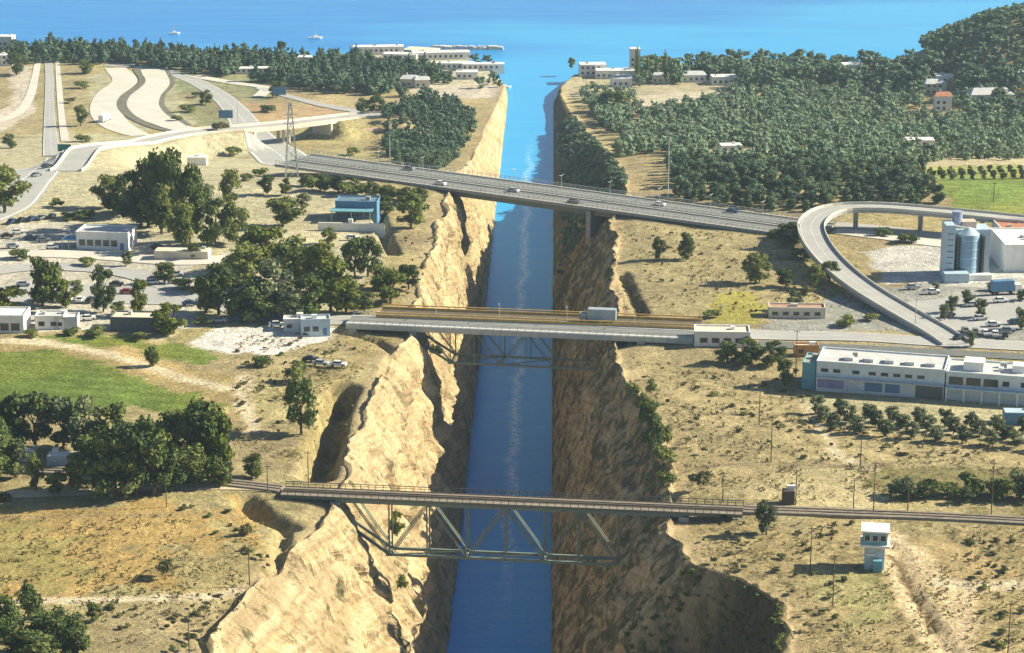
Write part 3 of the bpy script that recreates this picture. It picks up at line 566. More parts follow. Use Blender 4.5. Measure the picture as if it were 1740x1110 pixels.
# ------------------------------------------------------------------ vehicles
def make_car(col, kind='car'):
    mb = MB(); root = bpy.data.objects.new('parked_car', None); link(root)
    b = MB(); b.frus(-2.15, 2.15, -.86, .86, .32, .62, -.03, -.02); b.frus(-2.2, 2.2, -.88, .88, .62, .95, .12, .06); b.build('body', col, root)
    g = MB(); g.frus(-1.55, .95, -.78, .78, .95, 1.42, .42, .14); g.build('cabin_glass', GLASS, root)
    r = MB(); r.box(-1.12, .52, -.62, .62, 1.42, 1.47); r.build('roof', col, root)
    for x in (-1.3, 1.35):
        for y in (-.8, .8): MB().cyl((x, y - .1, .32), (x, y + .1, .32), .32, n=10).build('wheel', RUBBER, root)
    return root
CARC = [('white', (.75, .75, .73)), ('black', (.03, .03, .035)), ('silver', (.42, .44, .46)), ('dark blue', (.03, .06, .14)), ('red', (.38, .04, .03)), ('grey', (.18, .19, .20))]
protos = {n: make_car(mat(n.replace(' ', '_') + '_car_paint', c, .3, .04, 1, .5)) for n, c in CARC}
used = set(); LAB = set()
def uniq(s):
    assert s not in LAB, s; LAB.add(s); return s
def put(root_obj, px, py, rz, dz=.2, fn=None, z=None):
    X, Y = at_fn(px, py, lambda a, c: (fn or ground0)(a, c)) if z is None else at(px, py, z)
    root_obj.location = (X, Y, (g1(X, Y) + dz) if z is None else z); root_obj.rotation_euler = (0, 0, rz); return root_obj
def car(colour, px, py, rz, place, group, z=None):
    p = protos[colour]
    if colour not in used: used.add(colour); o = p
    else: o = copy_tree(p)
    o.name = 'parked_car' if z is None else 'car'; put(o, px, py, rz, z=z, dz=.3); tag(o, '%s car %s' % (colour, place), 'car', group); return o
cars = [
 ('black', 12, 405, .2, 'at the far left edge of the left car park'), ('white', 30, 398, .3, 'behind the black ones in the left car park'), ('dark blue', 52, 408, .1, 'in the left car park, nearest the white cafe building'),
 ('silver', 22, 422, .1, 'in the front row of the left car park'), ('grey', 74, 412, .2, 'next to the white cafe terrace'), ('white', 88, 424, .1, 'in front of the white cafe terrace'),
 ('silver', 200, 424, .0, 'under the cafe awning'), ('black', 268, 424, 0, 'beside the hedge right of the white cafe'), ('white', 300, 470, 0, 'on the lot under the trees, farthest back'),
 ('grey', 262, 478, .1, 'parked between two trees on the middle lot'), ('white', 258, 484, 0, 'at the kerb of the middle lot'), ('white', 306, 482, 0, 'beside the round shrub on the middle lot'),
 ('black', 198, 487, .1, 'parked alone below the forked tree'), ('red', 216, 500, 0, 'parked among dark vehicles below the forked tree'), ('dark blue', 322, 520, .2, 'at the shady end of the middle lot'),
 ('silver', 40, 487, .1, 'left of the tall roadside tree'), ('white', 150, 545, .3, 'beside the long white sheds'), ('grey', 72, 545, .1, 'between the white sheds'),
 ('dark blue', 405, 547, .05, 'by the trees at the edge of the white yard'), ('silver', 372, 549, .05, 'farthest left at the edge of the white yard'), ('white', 470, 556, 0, 'near the white cabin on the pale yard'),
 ('silver', 545, 622, -.2, 'beside the clifftop, left of the white pickup'), ('white', 575, 624, -.2, 'on the clifftop above the lit wall'), ('black', 528, 615, -.1, 'half behind the silver car on the clifftop'),
 ('black', 80, 292, .8, 'driving on the wide road at upper left'), ('white', 92, 282, .8, 'following the black car on the wide road at upper left'), ('grey', 62, 302, .9, 'leading the cars on the wide road at upper left'),
 ('white', 1688, 556, .1, 'in front of the right hand car park'), ('black', 1632, 578, .6, 'driving past the junction at the right edge'), ('dark blue', 1725, 552, .2, 'at the right edge of the car park'),
 ('silver', 1652, 522, .2, 'below the palm trees beside the silo'), ('white', 1700, 515, .2, 'behind the low wall right of the silo'), ('grey', 1712, 566, .1, 'nearest the road in the right hand car park'),
 ('silver', 640, 360, -.1, 'parked right of the blue roofed building'), ('white', 598, 408, 0, 'on the pale forecourt of the blue roofed building'), ('silver', 1665, 545, .3, 'in the middle of the right hand car park'),
 ('white', 1585, 500, .1, 'beside the shadow of the silo'), ('silver', 1550, 492, .1, 'on the lot left of the silo'), ('black', 1610, 540, .5, 'turning in at the right hand car park')]
for c, x, y, rz, pl in cars: car(c, x, y, rz, uniq(pl), 'cars parked and driving around the canal')
for rw, (x0, y0, dx_, dy_, n_, wh) in enumerate([(60, 512, 19, .4, 6, 'in the row along the middle lot'), (180, 418, 0, 0, 0, ''), (20, 380, 17, -2.2, 5, 'in the back row of the left car park'), (1640, 566, 17, 2, 5, 'in the lower row of the right hand car park'), (1330, 575, 0, 0, 0, '')]):
    for k in range(n_): car(random.choice([c[0] for c in CARC if c[0] != 'red']), x0 + dx_ * k, y0 + dy_ * k, random.uniform(1.2, 1.6), uniq(wh + ', ' + ['first', 'second', 'third', 'fourth', 'fifth', 'sixth'][k] + ' from the left'), 'cars parked and driving around the canal')
for k, (c, s, l) in enumerate([('white', .33, 3), ('silver', .46, 7), ('black', .585, 3), ('white', .71, 15), ('dark blue', .83, 19), ('grey', .22, 18)]):
    o = car(c, 900, 300, 0, ['left of the canal', 'above the water', 'just right of the water', 'in the far lane', 'near the slip road', 'above the left rim', 'beside the third lamp', 'past the canal, near side', 'midway over the dry field', 'before the ramp crossing'][k] + ' on the motorway bridge', 'cars on the motorway bridge', z=50)
    o.location = HP(s, l, .1); a, b_ = HP(0, 0, 0), HP(1, 0, 0); o.rotation_euler = (0, 0, math.atan2(b_[1] - a[1], b_[0] - a[0]))
# lorry on the ochre bridge
def lorry(loc, rz, label, boxm, cabm, Lb=8.5):
    r = empty('lorry', loc, rz, label, 'lorry')
    mb = MB(); mb.box(-Lb, 0, -1.22, 1.22, 1.0, 4.1)
    mb.build('cargo_box', boxm, r); MB().box(-Lb, 2.6, -.5, .5, .65, .95).build('chassis', STEELD, r)
    MB().frus(.35, 2.5, -1.15, 1.15, .7, 2.8, .18, .08).build('cab', cabm, r); MB().box(2.15, 2.47, -.95, .95, 1.7, 2.4).build('windscreen', GLASS, r)
    for x in (1.7, -5.2, -6.4, -7.6 if Lb > 8 else -.9):
        for y in (-1.0, 1.0): MB().cyl((x, y - .15, .5), (x, y + .15, .5), .5, n=12).build('wheel', RUBBER, r)
    return r
a, b_ = YP(0, 0, 0), YP(1, 0, 0); rzb = math.atan2(b_[1] - a[1], b_[0] - a[0])
lorry(YP(.655, 2.4, -.05), rzb + math.pi, 'white and grey articulated lorry crossing the ochre bridge', mat('grey_lorry_box', (.30, .36, .40), .6), GREYC, 7.8)
lorry((*at_fn(182, 205, ground0), g1(*at_fn(182, 205, ground0)) + .3), R(80), 'white lorry standing beside the left toll lanes', WHITE, WHITE)
lorry((*at_fn(1720, 500, ground0), g1(*at_fn(1720, 500, ground0)) + .3), .2, 'blue lorry parked right of the silo', BLUEM, WHITE, 6.5)
# ------------------------------------------------------------------ buildings
def building(name, px, py, w, d, h, rz, label, wall, roof, windows=(), gable=False, cat='building', parapet=True, doors=(), extra=None, group=None, dz=0, face=None):
    """front bottom left corner at pixel; x along the front; windows (u, z, width, height) on the front, ('R', u, z, w, h) on the right end"""
    X, Y = at_fn(px, py, ground0); r = empty(name, (X, Y, g1(X, Y) + dz), rz, label, cat, group)
    MB().box(0, w, 0, d, -2, h).build('wall', wall, r)
    if gable:
        mb = MB(); rh = min(d, w) * .22; o = .35
        mb.add([(-o, -o, h), (w + o, -o, h), (w + o, d + o, h), (-o, d + o, h), (w * .12, d / 2, h + rh), (w * .88, d / 2, h + rh)], [(0, 1, 5, 4), (1, 2, 5), (2, 3, 4, 5), (3, 0, 4), (3, 2, 1, 0)]); rf = mb.build('roof', roof, r)
        MB().box(w * .3, w * .3 + .7, d * .5, d * .5 + .7, h + rh * .3, h + rh + .9).build('chimney', wall, rf)
    else:
        rf = MB().box(.15, w - .15, .15, d - .15, h, h + .12).build('roof', roof, r)
        if parapet:
            for q in ((-.05, w + .05, -.05, .25), (-.05, w + .05, d - .25, d + .05), (-.05, .25, .25, d - .25), (w - .25, w + .05, .25, d - .25)): MB().box(*q, h + .003, h + .55).build('parapet', wall, r)
        for k in range(max(1, int(w * d / 90))):
            x = random.uniform(.1, .85) * w; y = random.uniform(.3, .7) * d; MB().box(x, x + random.uniform(.8, 2), y, y + random.uniform(.8, 1.6), h + .12, h + random.uniform(.7, 1.4)).build('roof_unit', random.choice([STEELL, GREYC, WHITE]), rf)
    for u, z, ww, hh in windows:
        f = MB().box(u - .12, u + ww + .12, -.06, .02, z - .12, z + hh + .12).build('window', wall if wall is not WHITE else ROOFG, r); MB().box(u, u + ww, -.10, -.04, z, z + hh).build('pane', GLASS, f)
    for u, ww, hh in doors: MB().box(u, u + ww, -.08, .03, 0, hh).build('door', BLUEM, r)
    if extra: extra(r)
    return r
# long white factory on the right
FA = at_fn(1386, 664, ground0); FB = at_fn(1740, 690, ground0); frz = math.atan2(FB[1] - FA[1], FB[0] - FA[0]); FL = math.hypot(FB[0] - FA[0], FB[1] - FA[1])
uL = FL * (1605 - 1386) / 354
def fx(r):
    for k, (a, c) in enumerate([(1389, 1434), (1470, 1500), (1505, 1530)]): MB().box((a - 1386) / 354 * FL, (c - 1386) / 354 * FL, -.12, .02, 1, 3.2).build('mural' if k == 0 else 'loading_door', PURPLE if k == 0 else BLUEM, r)
    MB().add([(7.5, -.15, .8), (12.6, -.15, .8), (7.5, -.15, 3.6), (7.5, .02, .8), (12.6, .02, .8), (7.5, .02, 3.6)], [(0, 1, 2), (3, 5, 4), (0, 3, 4, 1), (1, 4, 5, 2), (2, 5, 3, 0)]).build('sloping_panel', PALEBLUE, r)
    MB().box(0, uL, -1.4, 0, 3.9, 4.05).build('canopy', ROOFG, r); MB().box(uL * .78, uL * .99, -.1, .02, 0, 3.4).build('loading_door', DARKC, r)
    for k in range(5): MB().box(uL * (.2 + .16 * k), uL * (.2 + .16 * k) + 2.4, 3, 5.5, 7.62, 8.5).build('skylight', ROOFG, r)
f1 = building('factory_building', 1386, 664, uL, 13, 7.5, frz, 'long white two storey building with small upper windows and a mauve mural', mat('bluish_white_wall', (.60, .66, .67), .8, .12, .3), ROOFG,
              [((x - 1386) / 354 * FL, 5.2, 1.8, .9) for x in (1394, 1415, 1448, 1476, 1497, 1518, 1538, 1559)], extra=fx)
def fx2(r):
    for k in range(6): MB().box(k * 4.4 + .1, k * 4.4 + .5, -1.6, -1.2, 0, 3.3).build('column', WHITE, r)
    MB().box(0, 25.5, -1.7, .02, 3.3, 3.7).build('slab', PALEBLUE, r); MB().box(4, 9, 3, 8, 7.12, 9.4).build('stair_house', WHITE, r); MB().box(16, 19, 4, 8, 7.12, 9).build('stair_house', WHITE, r)
P2 = (FA[0] + math.cos(frz) * (uL + .4), FA[1] + math.sin(frz) * (uL + .4))
f2 = building('office_building', 1610, 681, 26, 12, 7, frz, 'white office block with three wide dark windows, right of the mural building', MATS['bluish_white_wall'], ROOFG, [(.7 + 4.3 * k, 4.2, 3.6, 2.0) for k in range(3)] + [(14, 4.6, 1.6, 1.3), (18.5, 4.6, 1.6, 1.3)], extra=fx2)
f2.location = (P2[0], P2[1] + .3, f2.location.z)
building('boundary_shed', 1362, 660, 3.4, 9, 6.5, frz, 'narrow blue grey shed against the left end of the mural building', TURQ, GREYC)
building('container_cabin', 1350, 606, 6.5, 3, 2.6, .02, 'ochre cabin with white corner posts beside the old road', ORANGE, CREAM, [(1, 1, 1.4, 1)], cat='cabin')
# silo complex
X, Y = at_fn(1606, 478, ground0); sl = empty('silo_plant', (X, Y, g1(X, Y)), R(2), 'tall pale blue silo plant with a big round blue tank', 'silo'); sl.scale = (.94, 1, .9)
s_ = ppm(X, Y, 50); wpx = lambda n: n / s_
MB().box(0, wpx(17), 2, 9, -1, 18.5).build('lift_tower', PALEBLUE, sl); MB().box(wpx(17), wpx(86), 6, 14, -1, 16).build('rear_wall', PALEBLUE, sl)
MB().cyl((wpx(45), 5, 2.0), (wpx(45), 5, 15), wpx(19), n=28).build('tank', mat('blue_tank', (.24, .38, .50), .6, .12, .15), sl, smooth=False)
MB().cyl((wpx(45), 5, 15.003), (wpx(45), 5, 17), wpx(19), .8, 28).build('tank_roof', PALEBLUE, sl)
for x in (22, 68): MB().box(wpx(x), wpx(x + 4), 2.8, 5.9, 1, 14.5).build('leg_frame', STEELD, sl)
for z in (4, 7, 10, 13): MB().cyl((wpx(45), 5, z), (wpx(45), 5, z + .25), wpx(19) + .12, n=28).build('hoop', PALEBLUE, sl)
MB().box(wpx(-4), wpx(40), -2.5, 2, -1, 3.2).build('base_building', PALEBLUE, sl); MB().box(wpx(42), wpx(84), 0, 3, -1, 2.0).build('plinth', WHITE, sl)
MB().cyl((wpx(28), 9.5, 16.003), (wpx(28), 9.5, 21.5), 1.7, n=14).build('vent_stack', mat('grey_blue_stack', (.28, .33, .45), .6), sl)
MB().box(wpx(36), wpx(62), 8, 12, 16.003, 18.2).build('roof_house', PINKW, sl)
for k in range(8): MB().box(wpx(3), wpx(14), 1.9, 1.99, 1.5 + 2 * k, 1.7 + 2 * k).build('ladder_rung', STEELD, sl)
mb = MB(); mb.beam((wpx(17), 3, 18.2), (wpx(45), 5, 16.8), .5); mb.build('conveyor', STEELL, sl)
building('warehouse', 1706, 462, 26, 22, 8, R(2), 'big white warehouse directly right of the silo plant', WHITE, WHITE, cat='warehouse')
building('warehouse', 1702, 425, 30, 16, 6, R(2), 'flat white warehouse with an orange roof edge behind the silo', WHITE, TERRA, cat='warehouse')
# watch tower near right
X, Y = at_fn(1485, 962, ground0); wt = empty('watch_tower', (X, Y, g1(X, Y)), R(-8), 'small blue and white watch tower standing in the scrub by the dirt track', 'tower')
MB().frus(-2.0, 2.0, -1.8, 1.8, -1, 5.0, -.1, -.1).build('base', mat('pale_grey_blue_wall', (.42, .50, .54), .8, .2, .7), wt); MB().box(-3.0, 3.0, -2.8, 2.8, 5.003, 5.5).build('balcony_slab', WHITE, wt)
MB().box(-2.5, 2.5, -2.3, 2.3, 5.503, 8.2).build('cabin', TURQ, wt); MB().box(-2.9, 2.9, -2.7, 2.7, 8.203, 8.55).build('roof', WHITE, wt)
for x in (-2.1, -.5, 1.1): f = MB().box(x - .08, x + 1.2, -2.36, -2.28, 6.3, 7.7).build('window', WHITE, wt); MB().box(x, x + 1.05, -2.42, -2.35, 6.4, 7.6).build('pane', GLASS, f)
MB().box(-.2, 1.6, -3.4, -1.95, -1, 2.4).build('porch', TURQ, wt); MB().box(-1.7, .2, -1.98, -1.9, 2.9, 3.4).build('ledge', WHITE, wt)
# left side buildings
def awn(r):
    MB().box(-4.5, 0, -1.5, 5, 3.0, 3.2).build('awning', BLUEM, r)
    for x in (-4.3, -2.2): MB().box(x, x + .2, -1.4, -1.2, 0, 3.0).build('post', STEELL, r)
building('cafe_building', 130, 423, 17, 10, 5.2, R(-6), 'white cafe building with a pale end wall and a blue awning', WHITE, ROOFG, [(1 + 2.6 * k, 1.2, 1.9, 1.9) for k in range(5)], doors=[(14.3, 1.2, 2.3)], extra=awn, cat='cafe')
building('white_hall', -60, 566, 16.5, 9, 4.6, R(0), 'low white hall with a dark front at the left edge', WHITE, WHITE, [(1 + 3 * k, .8, 2.3, 2.0) for k in range(5)], cat='hall')
building('shed', 60, 560, 8, 6, 3.4, R(2), 'small white shed next to the low hall at the left edge', WHITE, ROOFG, [(1, 1, 1.6, 1.2), (4.4, 1, 1.6, 1.2)], cat='shed')
building('shed', 92, 560, 6.5, 5, 3.0, R(4), 'tiny grey white shed, second from the low hall', ROOFG, WHITE, [(1, 1, 1.2, 1)], cat='shed')
building('shed', 188, 562, 13, 7, 3.4, R(-3), 'long open fronted shed with a cream roof and dark interior', DARKC, CREAM, cat='shed')
building('kiosk', 512, 571, 8, 5, 4.2, R(6), 'white cabin with blue trim at the end of the pale yard', PALEBLUE, ROOFG, [(.8, 1.2, 1.6, 1.4), (3.2, 1.2, 1.6, 1.4)], doors=[(6, 1.1, 2.2)], cat='cabin')
building('kiosk', 482, 563, 5, 4, 3.0, R(4), 'small white kiosk left of the blue trimmed cabin', WHITE, WHITE, [(1, 1, 1.3, 1)], cat='kiosk')
def canopy(r): MB().box(-1, 13, -5, 0, 3.6, 3.8).build('canopy', TURQ, r); [MB().box(x, x + .25, -4.8, -4.55, 0, 3.6).build('post', STEELL, r) for x in (-.6, 6, 12.2)]
building('roadside_building', 570, 372, 14, 9, 5.6, R(-4), 'dark blue roofed building facing a pale forecourt', BLUEM, mat('slate_blue_roof', (.12, .19, .24), .6), [(1 + 3 * k, 1, 2.2, 2) for k in range(4)], extra=canopy)
building('forecourt_wall', 540, 392, 22, .8, 2.6, R(-3), 'white forecourt wall in front of the blue roofed building', WHITE, WHITE, cat='wall', parapet=False)
building('cream_hall', 262, 442, 17, 5, 2.8, R(-3), 'low cream wall building between the cafe and the tree group', CREAM, CREAM, cat='building', parapet=False)
building('roadside_kiosk', 318, 275, 8, 5, 3.4, R(0), 'pale pinkish box building behind the big tree group', WHITE, WHITE, cat='building', parapet=False)
building('hut', 1330, 858, 2.6, 2.4, 3.0, 0, 'little dark hut beside the railway right of the canal', WOOD, WOOD, cat='hut', parapet=False)
building('guard_hut', 1180, 588, 15, 7, 3.6, R(-2), 'white terrace with several pale walls at the right end of the bridges', WHITE, CREAM, [(1.5 + 3.2 * k, 1, 2, 1.3) for k in range(4)])
building('guard_hut', 1306, 540, 16, 5, 2.6, R(-2), 'cream low walls of a roofless building near the slip road', CREAM, mat('reddish_floor', (.40, .25, .18)), [(1 + 3 * k, .8, 1.6, 1) for k in range(5)])
building('pump_house', 1050, 880, 3, 3, 2.5, 0, 'pump', WHITE, WHITE) if 0 else None
building('garden_shed', 80, 793, 8, 3.5, 2.5, R(1), 'blue white shed half hidden among the trees on the left', PALEBLUE, WHITE, cat='shed', parapet=False)
building('garden_shed', 34, 785, 3.2, 3, 2.3, R(1), 'tiny white hut left of the shed hidden among the trees', WHITE, WHITE, cat='hut', parapet=False)
building('blue_tank_shed', 1706, 722, 8, 4, 3, R(-3), 'low blue shed behind the olive rows at the right edge', BLUEM, PALEBLUE, cat='shed', parapet=False)
# far houses
HOUSES = []
far = [(985, 130, 15, 9, 6.5, 0, 'white box house at the right corner of the canal mouth'), (1012, 134, 22, 9, 4.5, 0, 'long low pale house behind the right canal mouth'), (1040, 148, 11, 8, 4.5, 1, 'pale gabled house below the long low one by the canal mouth'),
       (1070, 116, 6, 6, 11, 0, 'slim white tower house beside the tallest cypress'), (1108, 142, 10, 8, 4, 1, 'pale house among the cypresses'), (1160, 140, 13, 8, 4, 1, 'grey roofed house right of the cypresses'), (1210, 145, 14, 9, 4.5, 0, 'white flat house by the pale field near the coast'),
       (1432, 132, 12, 9, 7, 0, 'white house between trees on the far right shore'), (1588, 190, 8.5, 8, 8, 2, 'white and red house standing in the pine wood on the right'), (1572, 162, 11, 9, 6, 1, 'grey pale house at the foot of the wooded headland'), (1590, 142, 10, 8, 4, 0, 'flat cream house left of the headland'),
       (1650, 178, 22, 12, 5, 1, 'wide grey white hall at the foot of the headland'), (1728, 142, 12, 8, 5, 1, 'cream house at the right edge below the headland'), (1540, 250, 12, 7, 3.5, 0, 'low cream farm building at the edge of the wood'),
       (1225, 262, 9, 6, 3.5, 0, 'house with a dark arch in the clearing of the wood'), (600, 92, 30, 8, 4, 0, 'long white building on the left shore'), (650, 102, 20, 8, 3.5, 0, 'white sheds behind the left shore building'), (700, 102, 34, 9, 4, 0, 'long cream hall on the left shore, nearest the jetty'),
       (740, 118, 22, 7, 3.5, 0, 'white terrace house near the left canal mouth'), (785, 120, 24, 7, 3.5, 0, 'cream flat house nearest the left canal mouth'), (680, 148, 9, 8, 4.5, 1, 'white cottage left of the pale field at the canal mouth'), (705, 150, 8, 7, 4.5, 1, 'white cottage right of the other cottage above the pale field'),
       (775, 135, 12, 8, 4, 0, 'grey cream house in the grove by the left canal bank'), (505, 112, 9, 7, 5, 0, 'single white house among the trees on the left shore'), (-4, 88, 9, 8, 9, 0, 'white tall house at the far left edge'), (-6, 112, 9, 7, 6, 0, 'lower white house at the far left edge'), (400, 126, 20, 7, 3, 0, 'pale shed roof in the left coastal wood')]
for (x, y, w_, d_, h_, kd, lb) in far:
    hq = at_fn(x, y, ground0); HOUSES.append((hq[0] + w_ / 2, hq[1], w_, d_))
    building('house', x, y, w_, d_, h_, random.uniform(-.12, .12), lb, WHITE if kd != 1 else random.choice([WHITE, CREAM]), TERRA if kd == 2 else (ROOFG if kd == 1 else WHITE), [(1 + 3 * k, z, 1.3, 1.3) for k in range(max(1, int(w_ / 3.2))) for z in ([1.2] if h_ < 6 else [1.2, 4.2])], gable=(kd > 0), cat='house', group='houses near the coast', parapet=False)
# jetty / breakwater
a = at(735, 79, 1.5); c = at(852, 80, 1.5); jt = empty('breakwater', (a[0], a[1], 0), 0, 'long thin stone breakwater reaching right from the left shore', 'jetty')
random.seed(3); n = 60
for k in range(n):
    t = (k + random.uniform(-.3, .3)) / n; x, y = a[0] + (c[0] - a[0]) * t, a[1] + (c[1] - a[1]) * t; q = random.uniform(1.2, 2.6)
    bpart(MB().frus(x - q, x + q, y - q * 1.3, y + q * 1.3, -1.5, random.uniform(.9, 2.2), q * .4, q * .4), 'stone', random.choice([CREAM, ROOFG, GREYC]), jt)
a = at(690, 84, 1.5); c = at(742, 87, 1.5); j2 = empty('quay', (a[0], a[1], 0), 0, 'turquoise sided quay where the breakwater joins the shore', 'quay'); bpart(MB().beam((*a, .5), (*c, .5), 12, 3), 'quay_wall', TURQ, j2); bpart(MB().beam((*a, 2.2), (*c, 2.2), 13, .35), 'quay_deck', CREAM, j2)
def boat(px, py, s, label):
    X, Y = at(px, py, 0); r = empty('boat', (X, Y, 0), 0.3, label, 'boat'); mb = MB()
    mb.add([(-4 * s, -1.2 * s, 1), (3 * s, -1.2 * s, 1), (5 * s, 0, 1.2), (3 * s, 1.2 * s, 1), (-4 * s, 1.2 * s, 1), (-3.6 * s, -.8 * s, -.3), (2.6 * s, -.8 * s, -.3), (4 * s, 0, -.2), (2.6 * s, .8 * s, -.3), (-3.6 * s, .8 * s, -.3)], [(0, 1, 2, 3, 4), (9, 8, 7, 6, 5), (0, 5, 6, 1), (1, 6, 7, 2), (2, 7, 8, 3), (3, 8, 9, 4), (4, 9, 5, 0)])
    mb.build('hull', WHITE, r); MB().frus(-1.5 * s, 1.5 * s, -.8 * s, .8 * s, 1.003, 1 + 1.2 * s, .3, .15).build('cabin', WHITE, r); MB().cyl((0, 0, 1), (0, 0, 1 + 7 * s), .12 * s, n=6).build('mast', STEELL, r)
boat(536, 66, 1.0, 'small white boat off the left shore'); boat(296, 58, .8, 'white sailing boat with a mast far out left'); boat(858, 150, .8, 'white boat moored at the left side of the canal mouth')
# ------------------------------------------------------------------ poles, pylons, signs
def pylon(px, py0, py1, label, wd=7):
    X, Y = at_fn(px, py1, ground0); z = g1(X, Y); s = ppm(X, Y, z); h = (py1 - py0) / s / .97; r = empty('pylon', (X, Y, z), .2, label, 'pylon'); b0 = wd / s * 2.2; mb = MB(); n = 8
    for i, (a, b_) in enumerate([(-1, -1), (1, -1), (1, 1), (-1, 1)]): MB().beam((a * b0, b_ * b0, -1), (a * b0 * .18, b_ * b0 * .18, h), .28).build('leg', STEELL, r)
    for k in range(n):
        f0 = 1 - .82 * k / n; f1 = 1 - .82 * (k + 1) / n; z0, z1 = h * k / n, h * (k + 1) / n
        for (a, b_), (c, d) in (((-1, -1), (1, -1)), ((1, -1), (1, 1)), ((1, 1), (-1, 1)), ((-1, 1), (-1, -1))):
            mb.beam((a * b0 * f0, b_ * b0 * f0, z0), (c * b0 * f1, d * b0 * f1, z1), .13); mb.beam((c * b0 * f0, d * b0 * f0, z0), (a * b0 * f1, b_ * b0 * f1, z1), .13)
    mb.build('bracing', STEELL, r)
    for zz in (.72, .84, .95): MB().beam((-b0 * 1.1, 0, h * zz), (b0 * 1.1, 0, h * zz), .22).build('crossarm', STEELL, r)
pylon(496, 178, 305, 'lattice electricity pylon in front of the motorway overpass on the left', 5)
def pole(px, py0, py1, label, m=WOOD, r_=.14, arm=True, group='thin poles around the canal', lamp=False):
    X, Y = at_fn(px, py1, ground0); z = g1(X, Y); h = (py1 - py0) / ppm(X, Y, z) / .97; r = empty('lamp_mast' if lamp else 'utility_pole', (X, Y, z), 0, label, 'lamp post' if lamp else 'pole', group)
    MB().cyl((0, 0, -.5), (0, 0, h), r_, r_ * .6, 7).build('shaft', m, r)
    if lamp: MB().beam((-1.2, 0, h), (1.2, 0, h), .18).build('lamp_arm', m, r)
    elif arm: MB().beam((-.8, 0, h - .5), (.8, 0, h - .5), .12).build('crossarm', m, r)
for q in [(1135, 235, 345, 'tall light mast right of the canal in front of the pine wood', STEELL, .22, True, 'tall light masts', True), (663, 228, 300, 'tall light mast left of the canal by the copse', STEELL, .2, True, 'tall light masts', True), (405, 165, 225, 'light mast standing by the overpass end', STEELL, .2, True, 'tall light masts', True),
          (1310, 705, 785, 'thin pole in the dry field left of the olive rows'), (1352, 795, 858, 'pole right next to the little dark hut by the railway'), (1450, 812, 866, 'short pole at the railway, left of a taller one'), (1484, 782, 872, 'taller pole at the railway above the watch tower'), (1542, 812, 872, 'pole at the railway beside the bushes'),
          (1684, 782, 878, 'pole at the railway near the right edge'), (1377, 892, 970, 'pole left of the watch tower, tip of the tower shadow'), (1415, 938, 1030, 'thin pole in the scrub below the watch tower'), (1712, 1018, 1118, 'dark pole at the bottom right corner'),
          (322, 1048, 1118, 'dark pole at the bottom left above the cliff'), (424, 925, 992, 'thin pole at the end of the tan field'), (283, 815, 862, 'dark post at the corner of the tan field'), (524, 765, 818, 'thin pole behind the left end of the railway bridge'), (455, 788, 836, 'post at the left abutment of the railway bridge'),
          (1290, 650, 722, 'thin pole in the dry grass right of the canal'), (1462, 735, 792, 'thin pole in front of the olive rows'), (1228, 800, 850, 'dark pole just before the right end of the railway bridge'), (1555, 480, 560, 'lamp pole where the slip road reaches the junction', STEELL), (1352, 560, 640, 'pole beside the ochre cabin'), (1688, 310, 345, 'post alone in the green meadow')]: pole(*q)
def sign(px, py, label, w_, h_, m):
    X, Y = at_fn(px, py, ground0); r = empty('road_sign', (X, Y, g1(X, Y)), 0, label, 'sign'); MB().box(-w_ / 2, w_ / 2, -.1, .1, 2.2, 2.2 + h_).build('panel', m, r)
    for x in (-w_ * .35, w_ * .35): MB().cyl((x, .2, -.5), (x, .2, 2.1 + h_), .12, n=6).build('post', STEELL, r)
sign(110, 262, 'green road sign above the wide road at upper left', 6, 3.2, GREENM); sign(384, 208, 'blue road sign beside the cutting left of the overpass', 7, 4, BLUEM); sign(475, 168, 'blue road sign by the distant slip road', 7, 4, BLUEM)
